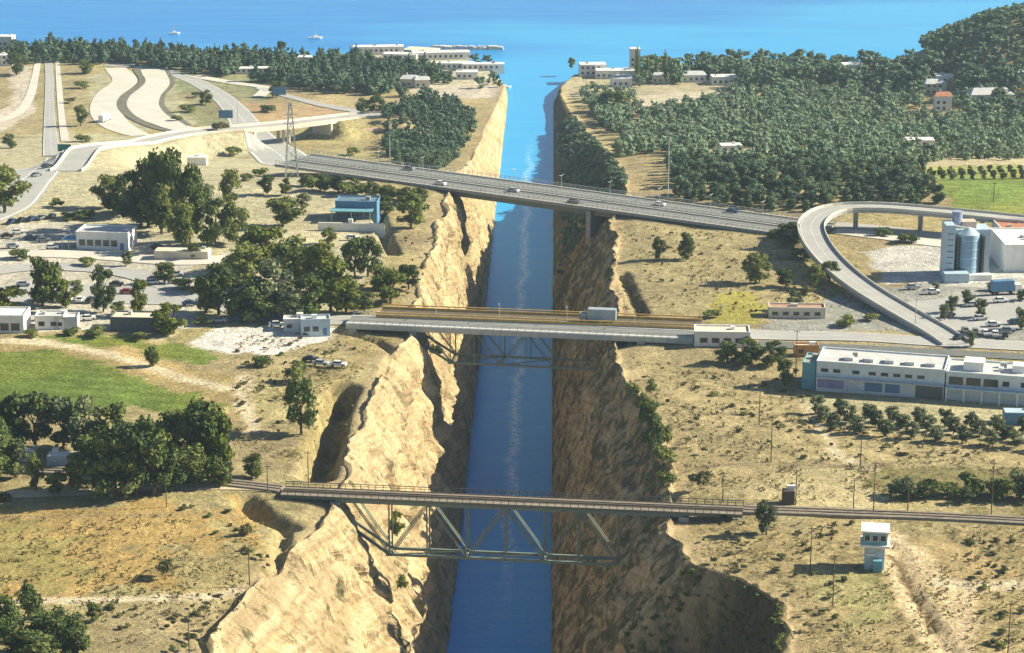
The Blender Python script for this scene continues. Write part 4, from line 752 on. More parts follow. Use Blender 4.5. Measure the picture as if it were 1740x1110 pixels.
# ------------------------------------------------------------------ trees
def leafmesh(name, seed, n, kind, q=.05, core=True):
    rs = np.random.RandomState(seed); V = []; Fs = []
    if kind == 'cone': lobes = [(rs.uniform(-.22, .22) * (1.1 - k / 13), rs.uniform(-.22, .22) * (1.1 - k / 13), .24 + .68 * k / 12, .27 * (1.12 - k / 13)) for k in range(13)]
    elif kind == 'column': lobes = [(rs.uniform(-.05, .05), rs.uniform(-.05, .05), .12 + .8 * k / 9, .42 * math.sin(math.pi * (.2 + .72 * k / 9))) for k in range(10)]
    elif kind == 'shrub': lobes = [(rs.uniform(-.3, .3), rs.uniform(-.3, .3), rs.uniform(.2, .6), rs.uniform(.16, .3)) for k in range(8)]
    else:
        lobes = []
        for k in range(20):
            a = rs.uniform(0, 2 * math.pi); z = rs.uniform(.12, .86); rr = rs.uniform(.1, .36) * math.sqrt(max(.1, 1 - ((z - .48) / .48) ** 2)); lobes.append((rr * math.cos(a), rr * math.sin(a), z, rs.uniform(.12, .2)))
    lobes = np.array(lobes); zs = .75 if kind != 'column' else .5
    if kind == 'column': zs = .28
    wts = lobes[:, 3] ** 2; wts /= wts.sum(); idx = rs.choice(len(lobes), n, p=wts); d = rs.normal(size=(n, 3)); d /= np.linalg.norm(d, axis=1)[:, None]; d[:, 2] = np.where(rs.rand(n) < .6, np.abs(d[:, 2]), d[:, 2])
    r = lobes[idx, 3] * (.72 + .42 * rs.rand(n)); c = lobes[idx, :3] + d * r[:, None] * np.array([1, 1, zs]); c[:, 2] = np.clip(c[:, 2], .02, 1)
    a = np.cross(d + rs.normal(size=(n, 3)) * .8, rs.normal(size=(n, 3))); a /= np.linalg.norm(a, axis=1)[:, None]; b_ = np.cross(d + rs.normal(size=(n, 3)) * .5, a); b_ /= np.linalg.norm(b_, axis=1)[:, None]
    s1 = q * rs.uniform(.6, 1.4, n)[:, None]; s2 = q * rs.uniform(.5, 1.1, n)[:, None]
    V = np.stack([c - a * s1 - b_ * s2, c + a * s1 - b_ * s2 * .6, c + a * s1 * .8 + b_ * s2, c - a * s1 * .7 + b_ * s2 * .9], 1).reshape(-1, 3); Fs = np.arange(4 * n).reshape(-1, 4)
    cv = []; cf_ = []
    if core:
        for (x, y, z, r_) in lobes:
            b0 = len(V) + len(cv); rr = r_ * .72
            ring = [(x + rr * math.cos(k * math.pi / 3) * m_, y + rr * math.sin(k * math.pi / 3) * m_, z + rr * zs * h_) for h_, m_ in ((-.6, .75), (.35, .95)) for k in range(6)]
            cv += ring + [(x, y, z - rr * zs), (x, y, z + rr * zs)]
            for k in range(6):
                k2 = (k + 1) % 6; cf_.append((b0 + k, b0 + k2, b0 + 6 + k2, b0 + 6 + k)); cf_.append((b0 + k2, b0 + k, b0 + 12, b0 + 12)[:3]); cf_.append((b0 + 6 + k, b0 + 6 + k2, b0 + 13))
    allv = V.tolist() + cv; return allv, Fs.tolist() + cf_
def mk_mesh(name, vf, m): me = bpy.data.meshes.new(name); me.from_pydata(vf[0], [], vf[1]); me.materials.append(m); me.update(); return me
TK = {}
for kind, fm, nn, q in [('round', 'broad_foliage', 1500, .028), ('cone', 'pine_foliage', 1400, .028), ('olive', 'olive_foliage', 900, .035), ('bright', 'bright_foliage', 1000, .032), ('column', 'pine_foliage', 600, .028), ('shrub', 'dry_foliage', 420, .05), ('gshrub', 'broad_foliage', 450, .05), ('pine', 'pine_foliage', 1400, .028), ('woodpine', 'wood_foliage', 1000, .034)]:
    base = {'olive': 'round', 'bright': 'round', 'gshrub': 'shrub', 'pine': 'round', 'woodpine': 'round'}.get(kind, kind)
    TK[kind] = [mk_mesh('crown', leafmesh(kind, 100 + 7 * k + len(kind), nn, base, q), MATS[fm]) for k in range(5 if nn > 800 else 3)]
tm = MB(); tm.cyl((0, 0, -.06), (.012, .006, .42), .035, .022, 8)
for a in range(5):
    an = a * 1.256; tm.cyl((.01, .005, .3 + .02 * a), (.2 * math.cos(an), .2 * math.sin(an), .58 + .03 * a), .016, .006, 6)
TRUNK = tm.mesh('trunk', BARK)
def tree(px, top, base, wpx_, kind='round', label=None, group=None, name=None, pos=None, hw=None, parts=True):
    if pos is None: X, Y = at_fn(px, base, ground0); z = g1(X, Y); s = ppm(X, Y, z); h = max(1, (base - top) / s / .97 - .1 * wpx_ / s * .3); w_ = wpx_ / s * 1.08
    else: X, Y, z = pos; h, w_ = hw
    nm = name or {'round': 'broadleaf_tree', 'cone': 'pine_tree', 'pine': 'pine_tree', 'woodpine': 'pine_tree', 'olive': 'olive_tree', 'bright': 'broadleaf_tree', 'column': 'cypress_tree', 'shrub': 'shrub', 'gshrub': 'shrub'}[kind]
    r = empty(nm, (X, Y, z), random.uniform(0, 6.28), label, 'shrub' if 'shrub' in kind else 'tree', group); r.scale = (w_, w_, h)
    link(bpy.data.objects.new('crown', random.choice(TK[kind])), r)
    if 'shrub' not in kind: link(bpy.data.objects.new('trunk', TRUNK), r)
    return r
random.seed(11)
LOOK = {'round': 'broad dark green tree', 'pine': 'dark dense pine', 'bright': 'light yellowish green tree', 'olive': 'grey green tree', 'cone': 'pointed pine', 'gshrub': 'dark green bush', 'column': 'cypress'}
ORD = ['first', 'second', 'third', 'fourth', 'fifth', 'sixth', 'seventh', 'eighth', 'ninth', 'tenth', 'eleventh', 'twelfth', 'thirteenth', 'fourteenth', 'fifteenth', 'sixteenth']
def clump(items, where, group):
    by = {}
    for q in items: by.setdefault(q[4], []).append(q)
    for kd, qs in by.items():
        for i, q in enumerate(sorted(qs, key=lambda q: q[0])): tree(*q, ('%s in %s, %s such from left' % (LOOK[kd], where, ORD[i])) if len(qs) > 1 else 'the only %s in %s' % (LOOK[kd], where), group)
GA = 'trees of the big group beside the cafe'; LA = 'tree packed into the big green group right of the white cafe'
clump([(185, 295, 352, 58, 'round'), (215, 288, 368, 62, 'pine'), (252, 264, 385, 78, 'round'), (288, 250, 395, 82, 'round'), (322, 276, 412, 76, 'round'), (392, 285, 348, 50, 'round'), (312, 340, 425, 56, 'round'), (365, 335, 418, 64, 'pine'), (402, 340, 415, 60, 'round'), (240, 318, 386, 74, 'pine'), (346, 300, 372, 52, 'olive'), (275, 305, 398, 70, 'round'), (200, 310, 362, 50, 'pine')], 'the big group right of the cafe', GA)
GB = 'trees of the large group above the left end of the bridges'; LB = 'tree in the large dense group above the left end of the ochre bridge'
clump([(480, 335, 386, 76, 'round'), (450, 378, 462, 92, 'bright'), (502, 385, 480, 96, 'round'), (540, 402, 500, 86, 'bright'), (420, 410, 490, 80, 'round'), (372, 440, 535, 82, 'pine'), (350, 462, 532, 60, 'round'), (470, 440, 540, 96, 'olive'), (520, 458, 540, 84, 'round'), (562, 440, 528, 84, 'bright'), (603, 398, 472, 50, 'pine'), (625, 398, 470, 56, 'pine'), (645, 440, 492, 56, 'round'), (664, 458, 512, 66, 'bright'), (694, 445, 490, 46, 'pine'), (588, 475, 528, 62, 'bright'), (440, 470, 545, 80, 'pine'), (405, 462, 540, 70, 'round'), (500, 490, 545, 70, 'olive')], 'the group above the ochre bridge', GB)
GC = 'trees of the dark wood left of the railway bridge'; LC = 'tree in the dark dense wood left of the railway bridge'
clump([(15, 665, 760, 90, 'pine'), (60, 660, 758, 84, 'pine'), (108, 668, 762, 84, 'olive'), (150, 670, 770, 74, 'olive'), (190, 682, 782, 80, 'round'), (232, 690, 842, 112, 'pine'), (196, 722, 846, 104, 'pine'), (262, 722, 842, 106, 'round'), (290, 690, 790, 84, 'round'), (322, 688, 792, 84, 'round'), (350, 676, 802, 92, 'round'), (378, 690, 800, 62, 'bright'), (330, 742, 822, 84, 'round'), (-5, 705, 822, 84, 'pine'), (28, 740, 812, 60, 'olive'), (132, 762, 832, 50, 'round'), (370, 766, 826, 52, 'round'), (160, 730, 830, 80, 'pine'), (62, 765, 835, 34, 'round'), (-60, 680, 800, 100, 'pine'), (290, 760, 835, 70, 'pine'), (-20, 770, 838, 60, 'round'), (100, 800, 840, 50, 'round')], 'the wood left of the railway bridge', GC)
GD = 'trees in the bottom left corner'; LD = 'tree in the dark clump filling the bottom left corner'
clump([(48, 978, 1052, 56, 'cone'), (12, 1005, 1085, 60, 'pine'), (88, 1018, 1112, 80, 'pine'), (28, 1040, 1122, 90, 'pine'), (122, 1032, 1096, 60, 'pine'), (60, 1062, 1132, 84, 'pine'), (-20, 1050, 1120, 80, 'pine'), (130, 1062, 1125, 60, 'pine')], 'the bottom left corner clump', GD)
solo = [(8, 282, 362, 84, 'round', 'dark green tree at the left edge beside the wide road'), (98, 334, 352, 24, 'gshrub', 'small dark bush on the pale ground, farthest from the cafe'), (118, 358, 374, 26, 'gshrub', 'small dark bush between the road and the cafe'), (143, 352, 372, 34, 'gshrub', 'wider dark bush just behind the cafe roof'),
 (147, 100, 125, 30, 'round', 'round tree at the start of the toll road'), (137, 178, 214, 28, 'round', 'dark round tree left of the toll road lorry'), (28, 86, 128, 46, 'pine', 'dark tree clump below the white house at the far left'), (480, 68, 100, 26, 'pine', 'tallest tree rising above the left coastal wood'),
 (72, 418, 520, 72, 'round', 'tall roadside tree left of the middle car park'), (112, 468, 522, 36, 'bright', 'slim tree right of the tall roadside tree'), (176, 448, 530, 44, 'pine', 'forked dark tree standing alone on the middle lot'), (240, 470, 536, 36, 'bright', 'narrow light green tree on the middle lot'),
 (14, 484, 526, 62, 'bright', 'bright green tree above the white hall'), (290, 508, 568, 62, 'bright', 'yellow green tree next to the open fronted shed'), (280, 444, 482, 46, 'round', 'round dark tree between parked cars on the middle lot'), (312, 468, 492, 36, 'gshrub', 'low round shrub among parked cars'),
 (620, 492, 528, 38, 'pine', 'dark round tree at the left end of the ochre bridge'), (698, 326, 388, 66, 'round', 'bushy tree on the canal rim below the motorway bridge'), (485, 302, 332, 24, 'round', 'small tree between the motorway and the blue roofed building'), (512, 630, 738, 66, 'pine', 'dark pine on the clifftop right of the green field'),
 (260, 580, 622, 32, 'round', 'lone small tree at the end of the green field'), (445, 598, 622, 34, 'gshrub', 'green bush below the pale yard'), (505, 608, 650, 36, 'gshrub', 'green bush behind the clifftop pine'), (435, 760, 812, 44, 'round', 'small round tree between the dark wood and the railway bridge'),
 (386, 782, 826, 24, 'olive', 'slim grey green tree beside the white gatepost'), (160, 1022, 1056, 34, 'round', 'round tree right of the bottom left clump'), (280, 936, 982, 36, 'shrub', 'lone bush with a long shadow in the tan field'), (420, 880, 908, 24, 'shrub', 'small bush near the left end of the railway bridge'), (4, 826, 862, 36, 'shrub', 'brownish bush at the left edge of the tan field'),
 (1120, 400, 442, 28, 'round', 'left of two small round trees right of the canal'), (1166, 394, 442, 32, 'pine', 'right of two small round trees right of the canal'), (1284, 424, 480, 60, 'round', 'broad dark tree in the dry field below the motorway'), (1335, 455, 488, 40, 'round', 'smaller tree right of the broad dark tree'), (1384, 444, 490, 34, 'round', 'dark tree beside the slip road bend'),
 (1103, 672, 762, 54, 'round', 'large bush on the right canal rim'), (1127, 745, 792, 38, 'gshrub', 'second bush down the right canal rim'), (1131, 792, 822, 36, 'gshrub', 'bush on the right canal rim nearest the railway bridge'), (1190, 786, 832, 46, 'shrub', 'grey brown bush behind the right end of the railway bridge'), (1092, 664, 700, 34, 'round', 'dark round bush just above the large bush on the right canal rim'), (1112, 700, 775, 34, 'pine', 'dark bush leaning against the large bush on the right canal rim'), (1130, 715, 760, 26, 'gshrub', 'small bush right of the large bush on the right canal rim'), (1108, 640, 668, 22, 'gshrub', 'small bush standing back from the right canal rim'), (1074, 640, 672, 26, 'gshrub', 'topmost small bush on the right canal rim'),
 (1302, 846, 908, 46, 'olive', 'grey green tree at the right end of the railway bridge'), (1334, 604, 655, 44, 'pine', 'dark tree against the end of the mural building'), (1236, 576, 616, 48, 'pine', 'dark bush below the white terrace, left one'), (1275, 572, 618, 58, 'pine', 'dark bush below the white terrace, middle one'), (1312, 576, 622, 46, 'pine', 'dark bush below the white terrace, right one'),
 (1130, 82, 142, 14, 'column', 'cypress right of the slim white tower house, second in the row') , (1082, 78, 146, 13, 'column', 'tallest cypress beside the slim white tower house'), (1100, 92, 140, 12, 'column', 'cypress just right of the tallest one'), (1115, 94, 138, 10, 'column', 'thin cypress, third from the tower house'), (972, 97, 116, 16, 'round', 'small tree at the tip of the right shore'),
 (1042, 150, 190, 62, 'pine', 'dark blue green tree group beside the right canal mouth'), (672, 852, 910, 30, 'bright', 'bright green plant clinging to the left wall under the bridge')]
for q in solo[:-1]: tree(*q[:5], uniq(q[5]))
for i_, (x, y, wd, kd, lb) in enumerate([(18, 250, 26, 'pine', 'dark bush by the junction at upper left'), (150, 262, 24, 'gshrub', 'low bush on the overpass slope, left end'), (205, 262, 26, 'shrub', 'low bush on the overpass slope, second'), (250, 258, 22, 'gshrub', 'low bush on the overpass slope, third'), (375, 252, 34, 'shrub', 'dry bush on the overpass slope near the opening'), (398, 262, 30, 'gshrub', 'green bush at the foot of the overpass slope'),
 (140, 150, 26, 'gshrub', 'bush between the far road and toll road, upper'), (120, 175, 22, 'shrub', 'bush between the far road and toll road, middle'), (142, 240, 26, 'gshrub', 'bush left of the overpass start'), (320, 190, 26, 'gshrub', 'bush right of the S curved toll road'), (335, 165, 22, 'shrub', 'bush beyond the S curved toll road'), (300, 205, 20, 'gshrub', 'small bush where the toll road meets the overpass'), (350, 178, 26, 'pine', 'small pine beside the far motorway lanes'), (470, 165, 30, 'pine', 'dark trees behind the distant blue sign'), (455, 190, 26, 'gshrub', 'bush below the distant blue sign'),
 (618, 195, 30, 'pine', 'pine at the end of the overpass road'), (640, 222, 34, 'pine', 'pine left of the copse'), (600, 262, 26, 'gshrub', 'bush above the motorway bridge start'), (655, 300, 22, 'gshrub', 'bush below the light mast by the copse'), (455, 330, 34, 'round', 'tree left of the small tree by the motorway'), (420, 310, 26, 'gshrub', 'bush behind the pylon foot'), (440, 300, 28, 'gshrub', 'bush beside the pylon foot'), (515, 355, 30, 'olive', 'grey tree left of the blue roofed building'), (655, 362, 34, 'pine', 'pine right of the blue roofed building'), (560, 415, 30, 'round', 'tree below the white forecourt wall'),
 (35, 440, 34, 'gshrub', 'hedge bush on the road verge at left, first'), (150, 452, 30, 'gshrub', 'hedge bush on the road verge at left, second'), (215, 452, 26, 'olive', 'small tree on the verge below the cafe'), (330, 440, 30, 'round', 'tree behind the low cream building'), (130, 500, 26, 'pine', 'dark tree between the two car parks'), (205, 540, 34, 'round', 'tree behind the open fronted shed'), (345, 552, 30, 'gshrub', 'bush by the edge of the white yard'), (120, 570, 28, 'gshrub', 'bush below the white sheds'), (165, 572, 34, 'gshrub', 'wider bush below the white sheds'), (235, 578, 30, 'gshrub', 'bush below the yellow green tree'), (55, 572, 26, 'gshrub', 'bush below the low white hall'),
 (1440, 555, 36, 'gshrub', 'bush beside the cream roofless building'), (1480, 545, 26, 'gshrub', 'bush under the end of the slip road'), (1410, 480, 40, 'pine', 'dark bush on the inner slip road slope'), (1340, 420, 46, 'pine', 'dark thicket below the slip road bend'), (1365, 440, 40, 'gshrub', 'green thicket below the slip road bend'), (1320, 405, 34, 'gshrub', 'bush under the right end of the motorway'), (1375, 500, 30, 'shrub', 'dry bush below the slip road bend'), (1500, 400, 30, 'gshrub', 'bush inside the loop of the ramp'), (1540, 412, 36, 'gshrub', 'wide bush inside the loop of the ramp'), (1210, 540, 30, 'gshrub', 'bush behind the white terrace'), (1350, 528, 36, 'olive', 'olive bush behind the roofless building')]):
    tree(x, y - wd * (.62 if 'shrub' in kd else 1.0), y, wd, kd, uniq(lb))
# plants on the left wall: placed on the wall, not the plateau
def wallplant(px, py, Xw, w_, h_, kind, label, side=-1):
    # march: choose z so that the pixel ray meets the wall line
    best = None
    for z in np.linspace(4, 48, 200):
        X, Y = at(px, py, z); xo = -X - CW if side < 0 else X; ro = float(rim_off(np.array([Y]), side)[0]); ex = (ro > 27) and Y < 700
        zz = np.interp(xo / max(ro, 1), [0, .12, .5, .8, 1], [0, .26, .68, .91, 1]) * plat(Y); e = abs(zz - z)
        if best is None or e < best[0]: best = (e, X, Y, z)
    return tree(0, 0, 0, 0, kind, label, None, pos=(best[1], best[2], best[3] - .6), hw=(h_, w_))
wallplant(675, 905, 0, 4.6, 6.5, 'bright', 'bright green plant clinging to the left wall under the railway bridge'); wallplant(684, 1000, 0, 3.2, 4.5, 'gshrub', 'green bush growing low on the left canal wall')
wallplant(740, 600, 0, 4.5, 4, 'gshrub', 'dark bush on the wall below the left end of the road bridge')
k = 0
GO = 'olive trees in rows below the mural building'; LO = 'small olive tree planted in the rows in front of the mural building'
for k in range(9):
    for a, b_, rw in ((0, 0, 'back'), (14, 13, 'middle'), (30, 29, 'front')): tree(1386 + 44 * k + a, 670 + 4.5 * k + b_, 702 + 4.5 * k + b_, 32, 'olive', 'small olive below the mural building, %s row, %s from the left' % (rw, ORD[k]), GO)
GM = 'small trees in a row across the meadow'; LM = 'small tree atop the green meadow'
for k in range(12): tree(1568 + 17 * k, 290 - .3 * k, 308 - .4 * k, 15, 'olive', LM + ', front row, %s from the left' % ORD[k], GM)
for k in range(10): tree(1580 + 17 * k, 284 - .3 * k, 299 - .4 * k, 13, 'olive', LM + ', back row, %s from the left' % ORD[k], GM)
GR = 'bushes along the railway on the right'; LR = 'green bush above the railway at right'
for q in [(1540, 802, 846, 46), (1575, 806, 846, 44), (1520, 812, 842, 30), (1655, 796, 842, 50), (1695, 798, 846, 54), (1732, 796, 846, 50), (1615, 812, 844, 36), (1760, 800, 850, 50), (1640, 826, 856, 30)]: tree(*q, 'gshrub' if q[0] % 2 else 'olive', LR + ', %s from the left' % ORD[sorted([1540, 1575, 1520, 1655, 1695, 1732, 1615, 1760, 1640]).index(q[0])], GR)
GP = 'small trees of the right hand car park'; LP = 'small tree in the right hand car park'
for q in [(1618, 500, 532, 26), (1642, 492, 520, 26), (1664, 506, 540, 28), (1605, 515, 545, 22), (1735, 520, 560, 30), (1712, 470, 492, 30), (1688, 475, 494, 24), (1650, 560, 590, 20), (1736, 490, 512, 26), (1590, 478, 492, 18)]: tree(*q, 'olive', LP + ', %s from the left' % ORD[sorted([1618, 1642, 1664, 1605, 1735, 1712, 1688, 1650, 1736, 1590]).index(q[0])], GP)
GU = 'bushes under the motorway bridge on the left'; LU = 'dark bush under the motorway bridge, left bank'
for kx in range(15): x = 520 + kx * 14; tree(x, 292 + kx * 1.9 + random.uniform(-3, 3), 318 + kx * 2.0 + random.uniform(-3, 6), 30, 'gshrub' if kx % 2 else 'pine', LU + ', %s from the left' % ORD[kx], GU)
# scattered shrubs: individuals over the dry ground
def inpoly(px, py, poly):
    ins = False
    for i in range(len(poly)):
        x0, y0 = poly[i]; x1, y1 = poly[(i + 1) % len(poly)]
        if (y0 > py) != (y1 > py) and px < (x1 - x0) * (py - y0) / (y1 - y0) + x0: ins = not ins
    return ins
def rand_px(poly):
    xs = [p[0] for p in poly]; ys = [p[1] for p in poly]
    while True:
        x, y = random.uniform(min(xs), max(xs)), random.uniform(min(ys), max(ys))
        if inpoly(x, y, poly): return x, y
SHR = [([(180, 1030), (380, 1010), (360, 1105), (200, 1105)], 26, 'low shrub on the rough ground in the bottom left'), ([(480, 560), (640, 560), (560, 640), (440, 640), (400, 600)], 26, 'low shrub on the rough ground below the pale yard'), ([(380, 640), (470, 640), (500, 760), (420, 740)], 18, 'low shrub beside the clifftop pine'),
       ([(1070, 620), (1340, 640), (1400, 720), (1700, 770), (1500, 790), (1180, 770), (1120, 690)], 60, 'low shrub in the dry field above the railway on the right'), ([(1190, 880), (1450, 885), (1440, 1100), (1360, 1100), (1350, 1040), (1200, 960)], 46, 'low shrub in the scrub left of the dirt track'), ([(1640, 900), (1740, 900), (1740, 1105), (1660, 1105)], 34, 'low shrub in the scrub at the bottom right'),
       ([(1050, 390), (1280, 400), (1400, 480), (1300, 540), (1060, 520)], 40, 'low shrub in the dry field between the motorway and the ochre bridge'), ([(660, 400), (740, 400), (710, 500), (660, 440)], 14, 'low shrub on the left rim below the motorway'), ([(300, 860), (480, 870), (460, 960), (380, 930)], 16, 'low shrub at the right end of the tan field'), ([(560, 480), (720, 450), (700, 510), (600, 520)], 16, 'low shrub above the left end of the ochre bridge')]
for poly, n, lb in SHR:
    for _ in range(n):
        x, y = rand_px(poly); wd = random.uniform(6, 17) * (y / 900) ** .7; tree(x, y - wd * .62, y, wd, 'shrub' if random.random() < .75 else 'gshrub', lb, lb.replace('low shrub', 'low shrubs'))
WEED = [([(1060, 610), (1340, 640), (1400, 720), (1760, 760), (1760, 860), (1170, 855), (1130, 700)], 950, 'dry weeds and stones over the field above the railway'), ([(1180, 885), (1760, 900), (1760, 1110), (1360, 1110), (1350, 1040), (1200, 960)], 850, 'dry weeds over the scrubland around the watch tower'), ([(1050, 385), (1370, 400), (1480, 530), (1060, 530)], 600, 'dry weeds in the field between motorway and ochre bridge'), ([(0, 870), (440, 880), (430, 1000), (380, 1105), (190, 1105), (170, 1040), (0, 1010)], 600, 'dry weeds on the tan field'), ([(400, 570), (640, 570), (560, 800), (400, 760)], 600, 'dry weeds on the clifftop left of the canal')]
WP = []
for poly, n, lb in WEED:
    q = []
    while len(q) < n:
        x, y = rand_px(poly); X, Y = at_fn(x, y, ground0, 5)
        if vn(X / 9, Y / 9, 95) + .6 * vn(X / 3, Y / 3, 96) > random.uniform(-.5, .5): q.append((X, Y, g1(X, Y) - .05))
    WP.append((q, lb))
# scrub filling the shaded hollow (uncountable)
def scatter_stuff(name, pts, kinds, label, m, hw, leafn, lq, seed, cat='shrubs', core=True):
    rs = np.random.RandomState(seed); lib = [leafmesh('x', seed + k, leafn, kinds, lq, core) for k in range(5)]; lib = [(np.array(v), f) for v, f in lib]; V = []; Fs = []; b0 = 0
    for (X, Y, z) in pts:
        v, f = lib[rs.randint(5)]; h = rs.uniform(*hw); w_ = h * rs.uniform(.8, 1.15); a = rs.uniform(0, 6.28); ca, sa = math.cos(a), math.sin(a)
        q = np.stack([(v[:, 0] * ca - v[:, 1] * sa) * w_ + X, (v[:, 0] * sa + v[:, 1] * ca) * w_ + Y, v[:, 2] * h + z], 1); V.append(q); Fs += [tuple(i + b0 for i in t) for t in f]; b0 += len(v)
    me = bpy.data.meshes.new(name); me.from_pydata(np.concatenate(V).tolist(), [], Fs); me.materials.append(m); me.update(); return tag(link(bpy.data.objects.new(name, me)), label, cat, None, 'stuff')
for i, (q, lb) in enumerate(WP): scatter_stuff('weeds', q, 'shrub', lb, MATS['weed_foliage'], (.35, 1.1), 16, .16, 60 + i, 'weeds', False)
Xs, Ys, Zs, _, _ = side_mesh(1); rs = np.random.RandomState(5); pts = []
for _ in range(9000):
    i = rs.randint(np.searchsorted(Yr, 380), np.searchsorted(Yr, 520)); j = rs.randint(28, 63); ro = float(Xs[i, 63])
    if ro > 29 and Zs[i, j] < 49.5 and len(pts) < 1100: pts.append((Xs[i, j], Ys[i, j], Zs[i, j] - .4))
scatter_stuff('scrub', pts, 'shrub', 'dark scrub filling the shaded hollow at the bottom right', MATS['broad_foliage'], (.8, 2.0), 40, .13, 21)
pts = []
for _ in range(900):   # scrub on the shaded right wall near the rim and beyond the motorway
    i = rs.randint(np.searchsorted(Yr, 820), np.searchsorted(Yr, 1160)); j = rs.randint(10, 63); pts.append((Xs[i, j], Ys[i, j], Zs[i, j] - .4))
scatter_stuff('scrub', pts, 'shrub', 'trees and scrub covering the right canal bank beyond the motorway bridge', MATS['far_foliage'], (2, 4), 40, .11, 22)
# ---- woods: the nearest as individual trees, the rest as stuff
FOR_R = [(948, 200), (985, 185), (1085, 192), (1180, 182), (1250, 160), (1330, 145), (1420, 140), (1520, 150), (1640, 172), (1760, 185), (1760, 262), (1570, 272), (1545, 290), (1600, 352), (1500, 350), (1420, 348), (1360, 362), (1250, 350), (1150, 336), (1086, 330), (1086, 268), (1050, 262), (1000, 285), (960, 290)]
CLR = [[(1080, 262), (1140, 262), (1150, 335), (1080, 335)], [(1190, 252), (1290, 248), (1290, 278), (1200, 278)], [(1515, 245), (1590, 240), (1590, 262), (1510, 262)], [(1575, 165), (1612, 165), (1612, 198), (1575, 198)]]
def forest(poly, n, clr=(), hole=0, ymin=None, edge=6):
    out = []; seed_pts = []
    tries = 0
    while len(out) < n and tries < n * 30:
        tries += 1; x, y = rand_px(poly)
        if any(inpoly(x, y, c) for c in clr): continue
        x += random.gauss(0, 5); y += random.gauss(0, 3); X, Y = at_fn(x, y, ground0, 7)
        if any(abs(X - hx) < hw_ / 2 + 2.5 and -26 < Y - hy < hd_ + 3 for hx, hy, hw_, hd_ in HOUSES): continue
        ro = float(rim_off(np.array([Y]), 1 if X > 0 else -1)[0])
        if X > 0 and X < ro + (1 if Y < 980 else 9) or X < 0 and -X < CW + ro + 1: continue
        if float(coastf(X, Y)) < .9: continue
        out.append((Y, X))
    return out
def thin(pts, dmin):
    cell = {}; res = []
    for Y, X in pts:
        k = (int(X // dmin), int(Y // dmin)); ok = True
        for a in (-1, 0, 1):
            for c in (-1, 0, 1):
                for (y2, x2) in cell.get((k[0] + a, k[1] + c), []):
                    if (x2 - X) ** 2 + (y2 - Y) ** 2 < dmin ** 2: ok = False
        if ok: cell.setdefault(k, []).append((Y, X)); res.append((Y, X))
    return res
fr = sorted(thin(forest(FOR_R, 5200, CLR), 4.3)); fr = [(y, x) for y, x in fr if vn(x / 14, y / 14, 90) > -.45]
for Y, X in fr[:200]: hh = random.uniform(4.2, 8.8); tree(0, 0, 0, 0, 'woodpine', 'pine tree at the near edge of the wood behind the motorway bridge', 'pines at the near edge of the right hand wood', pos=(X, Y, g1(X, Y) - .3), hw=(hh, hh * random.uniform(.8, 1.05)), name='pine_tree')
def wood(name, pts, label, m, hw, nl=46, lq=.085, seed=1, kind='round'): scatter_stuff(name, [(x, y, float(ground(x, y)) - .3) for y, x in pts], kind, label, m, hw, nl, lq, seed, 'wood')
wood('pine_wood', fr[200:], 'dense pine wood behind the motorway bridge on the right', MATS['far_foliage'], (5, 9), 56, .08, 31)
cop = sorted(thin(forest([(650, 205), (680, 180), (720, 168), (775, 175), (800, 200), (790, 235), (770, 262), (735, 292), (690, 285), (655, 245)], 700), 3.6))
for Y, X in cop[:45]: hh = random.uniform(5, 7.5); tree(0, 0, 0, 0, 'woodpine', 'pine in the copse on the left bank beyond the motorway bridge', 'pines of the copse on the left bank', pos=(X, Y, g1(X, Y) - .3), hw=(hh, hh * random.uniform(.8, 1.05)))
if len(cop) > 45: wood('copse', cop[45:], 'back of the pine copse on the left bank', MATS['far_foliage'], (5, 7.5), 56, .08, 32)
lf = thin(forest([(-120, 100), (-120, 84), (60, 88), (200, 92), (400, 103), (560, 108), (640, 116), (700, 122), (760, 128), (705, 142), (690, 160), (560, 152), (480, 140), (420, 132), (330, 118), (250, 108), (150, 104), (90, 100)], 2600, [[(585, 85), (860, 85), (860, 122), (700, 112), (585, 100)], [(665, 135), (720, 135), (720, 155), (665, 155)]]), 4.2)
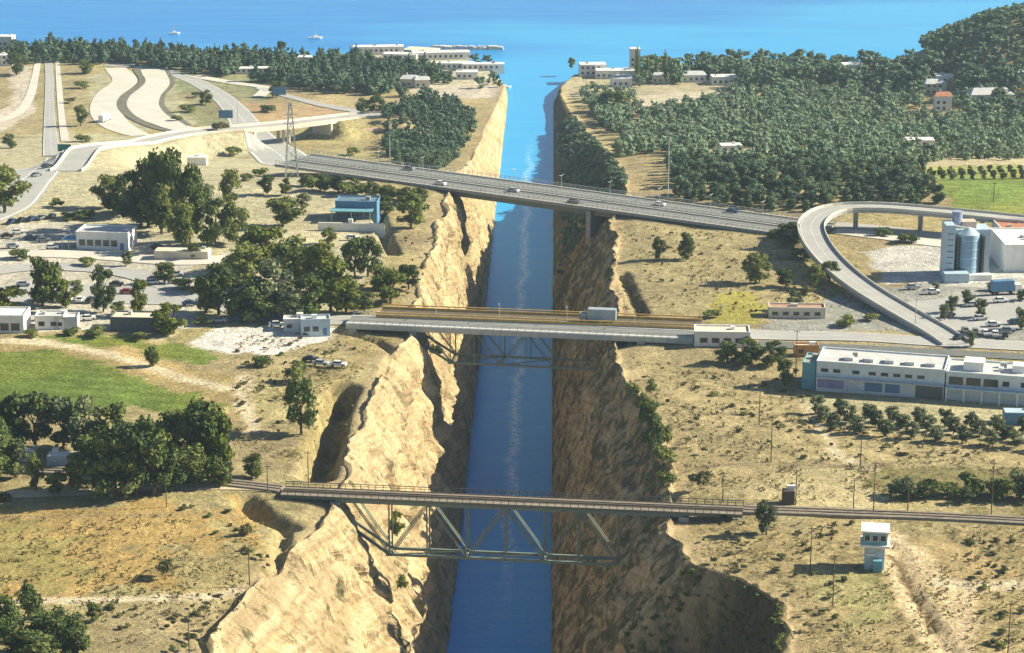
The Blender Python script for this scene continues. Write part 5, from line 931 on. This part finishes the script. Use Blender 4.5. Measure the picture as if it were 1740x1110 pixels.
wood('coastal_wood', lf, 'strip of tall thin trees along the left shore', MATS['far_foliage'], (7, 12), 46, .075, 33, 'cone')
rf = thin(forest([(965, 122), (1230, 122), (1330, 122), (1420, 122), (1600, 122), (1620, 140), (1760, 150), (1760, 180), (1640, 168), (1520, 148), (1330, 142), (1250, 158), (1210, 150), (1100, 150)], 1500, [[(975, 118), (1075, 118), (1075, 150), (975, 150)], [(1205, 130), (1240, 130), (1240, 150), (1205, 150)], [(1425, 118), (1450, 118), (1450, 136), (1425, 136)], [(1085, 145), (1215, 145), (1215, 190), (1085, 190)]]), 5)
wood('shore_wood', rf, 'belt of tall trees and houses along the right shore', MATS['far_foliage'], (7, 13), 60, .075, 34)
hd = []
for _ in range(16000):
    X, Y = random.uniform(cst[-3][0] - 60, cst[-1][0]), random.uniform(1150, 1750)
    if X < 210 or X > 700 or float(coastf(X, Y)) < .85: continue
    if float(ground0(X, Y)) > 6.5: hd.append((Y, X))
wood('headland_wood', thin(hd, 4), 'wooded headland rising behind the right shore', MATS['far_foliage'], (5, 9), 46, .085, 35)
tr = thin(forest([(600, 100), (860, 108), (856, 148), (700, 140)], 130), 6) ; wood('grove', tr, 'scattered trees among the houses at the left canal mouth', MATS['far_foliage'], (4, 7), 60, .075, 36)
bl = thin(forest([(952, 165), (1000, 150), (1080, 160), (1085, 190), (960, 240)], 120), 4.5) ; wood('grove', bl, 'scattered trees on the right corner of the canal mouth', MATS['far_foliage'], (4, 7), 60, .08, 37)
# ------------------------------------------------------------------ haze
if HAZE:
    hz = MB().box(-14500, 14500, -6500, 24500, -5.5, H + 40).build('haze', None); tag(hz, 'pale air haze over the whole canal landscape', 'haze', None, 'stuff')
    m = bpy.data.materials.new('haze'); m.use_nodes = True; t = m.node_tree; t.nodes.remove(t.nodes['Principled BSDF']); v = N(t, 'ShaderNodeVolumePrincipled'); v.inputs['Density'].default_value = HAZE
    v.inputs['Color'].default_value = (.62, .82, 1, 1); v.inputs['Anisotropy'].default_value = .2; t.links.new(v.outputs[0], t.nodes['Material Output'].inputs['Volume']); hz.data.materials.append(m)
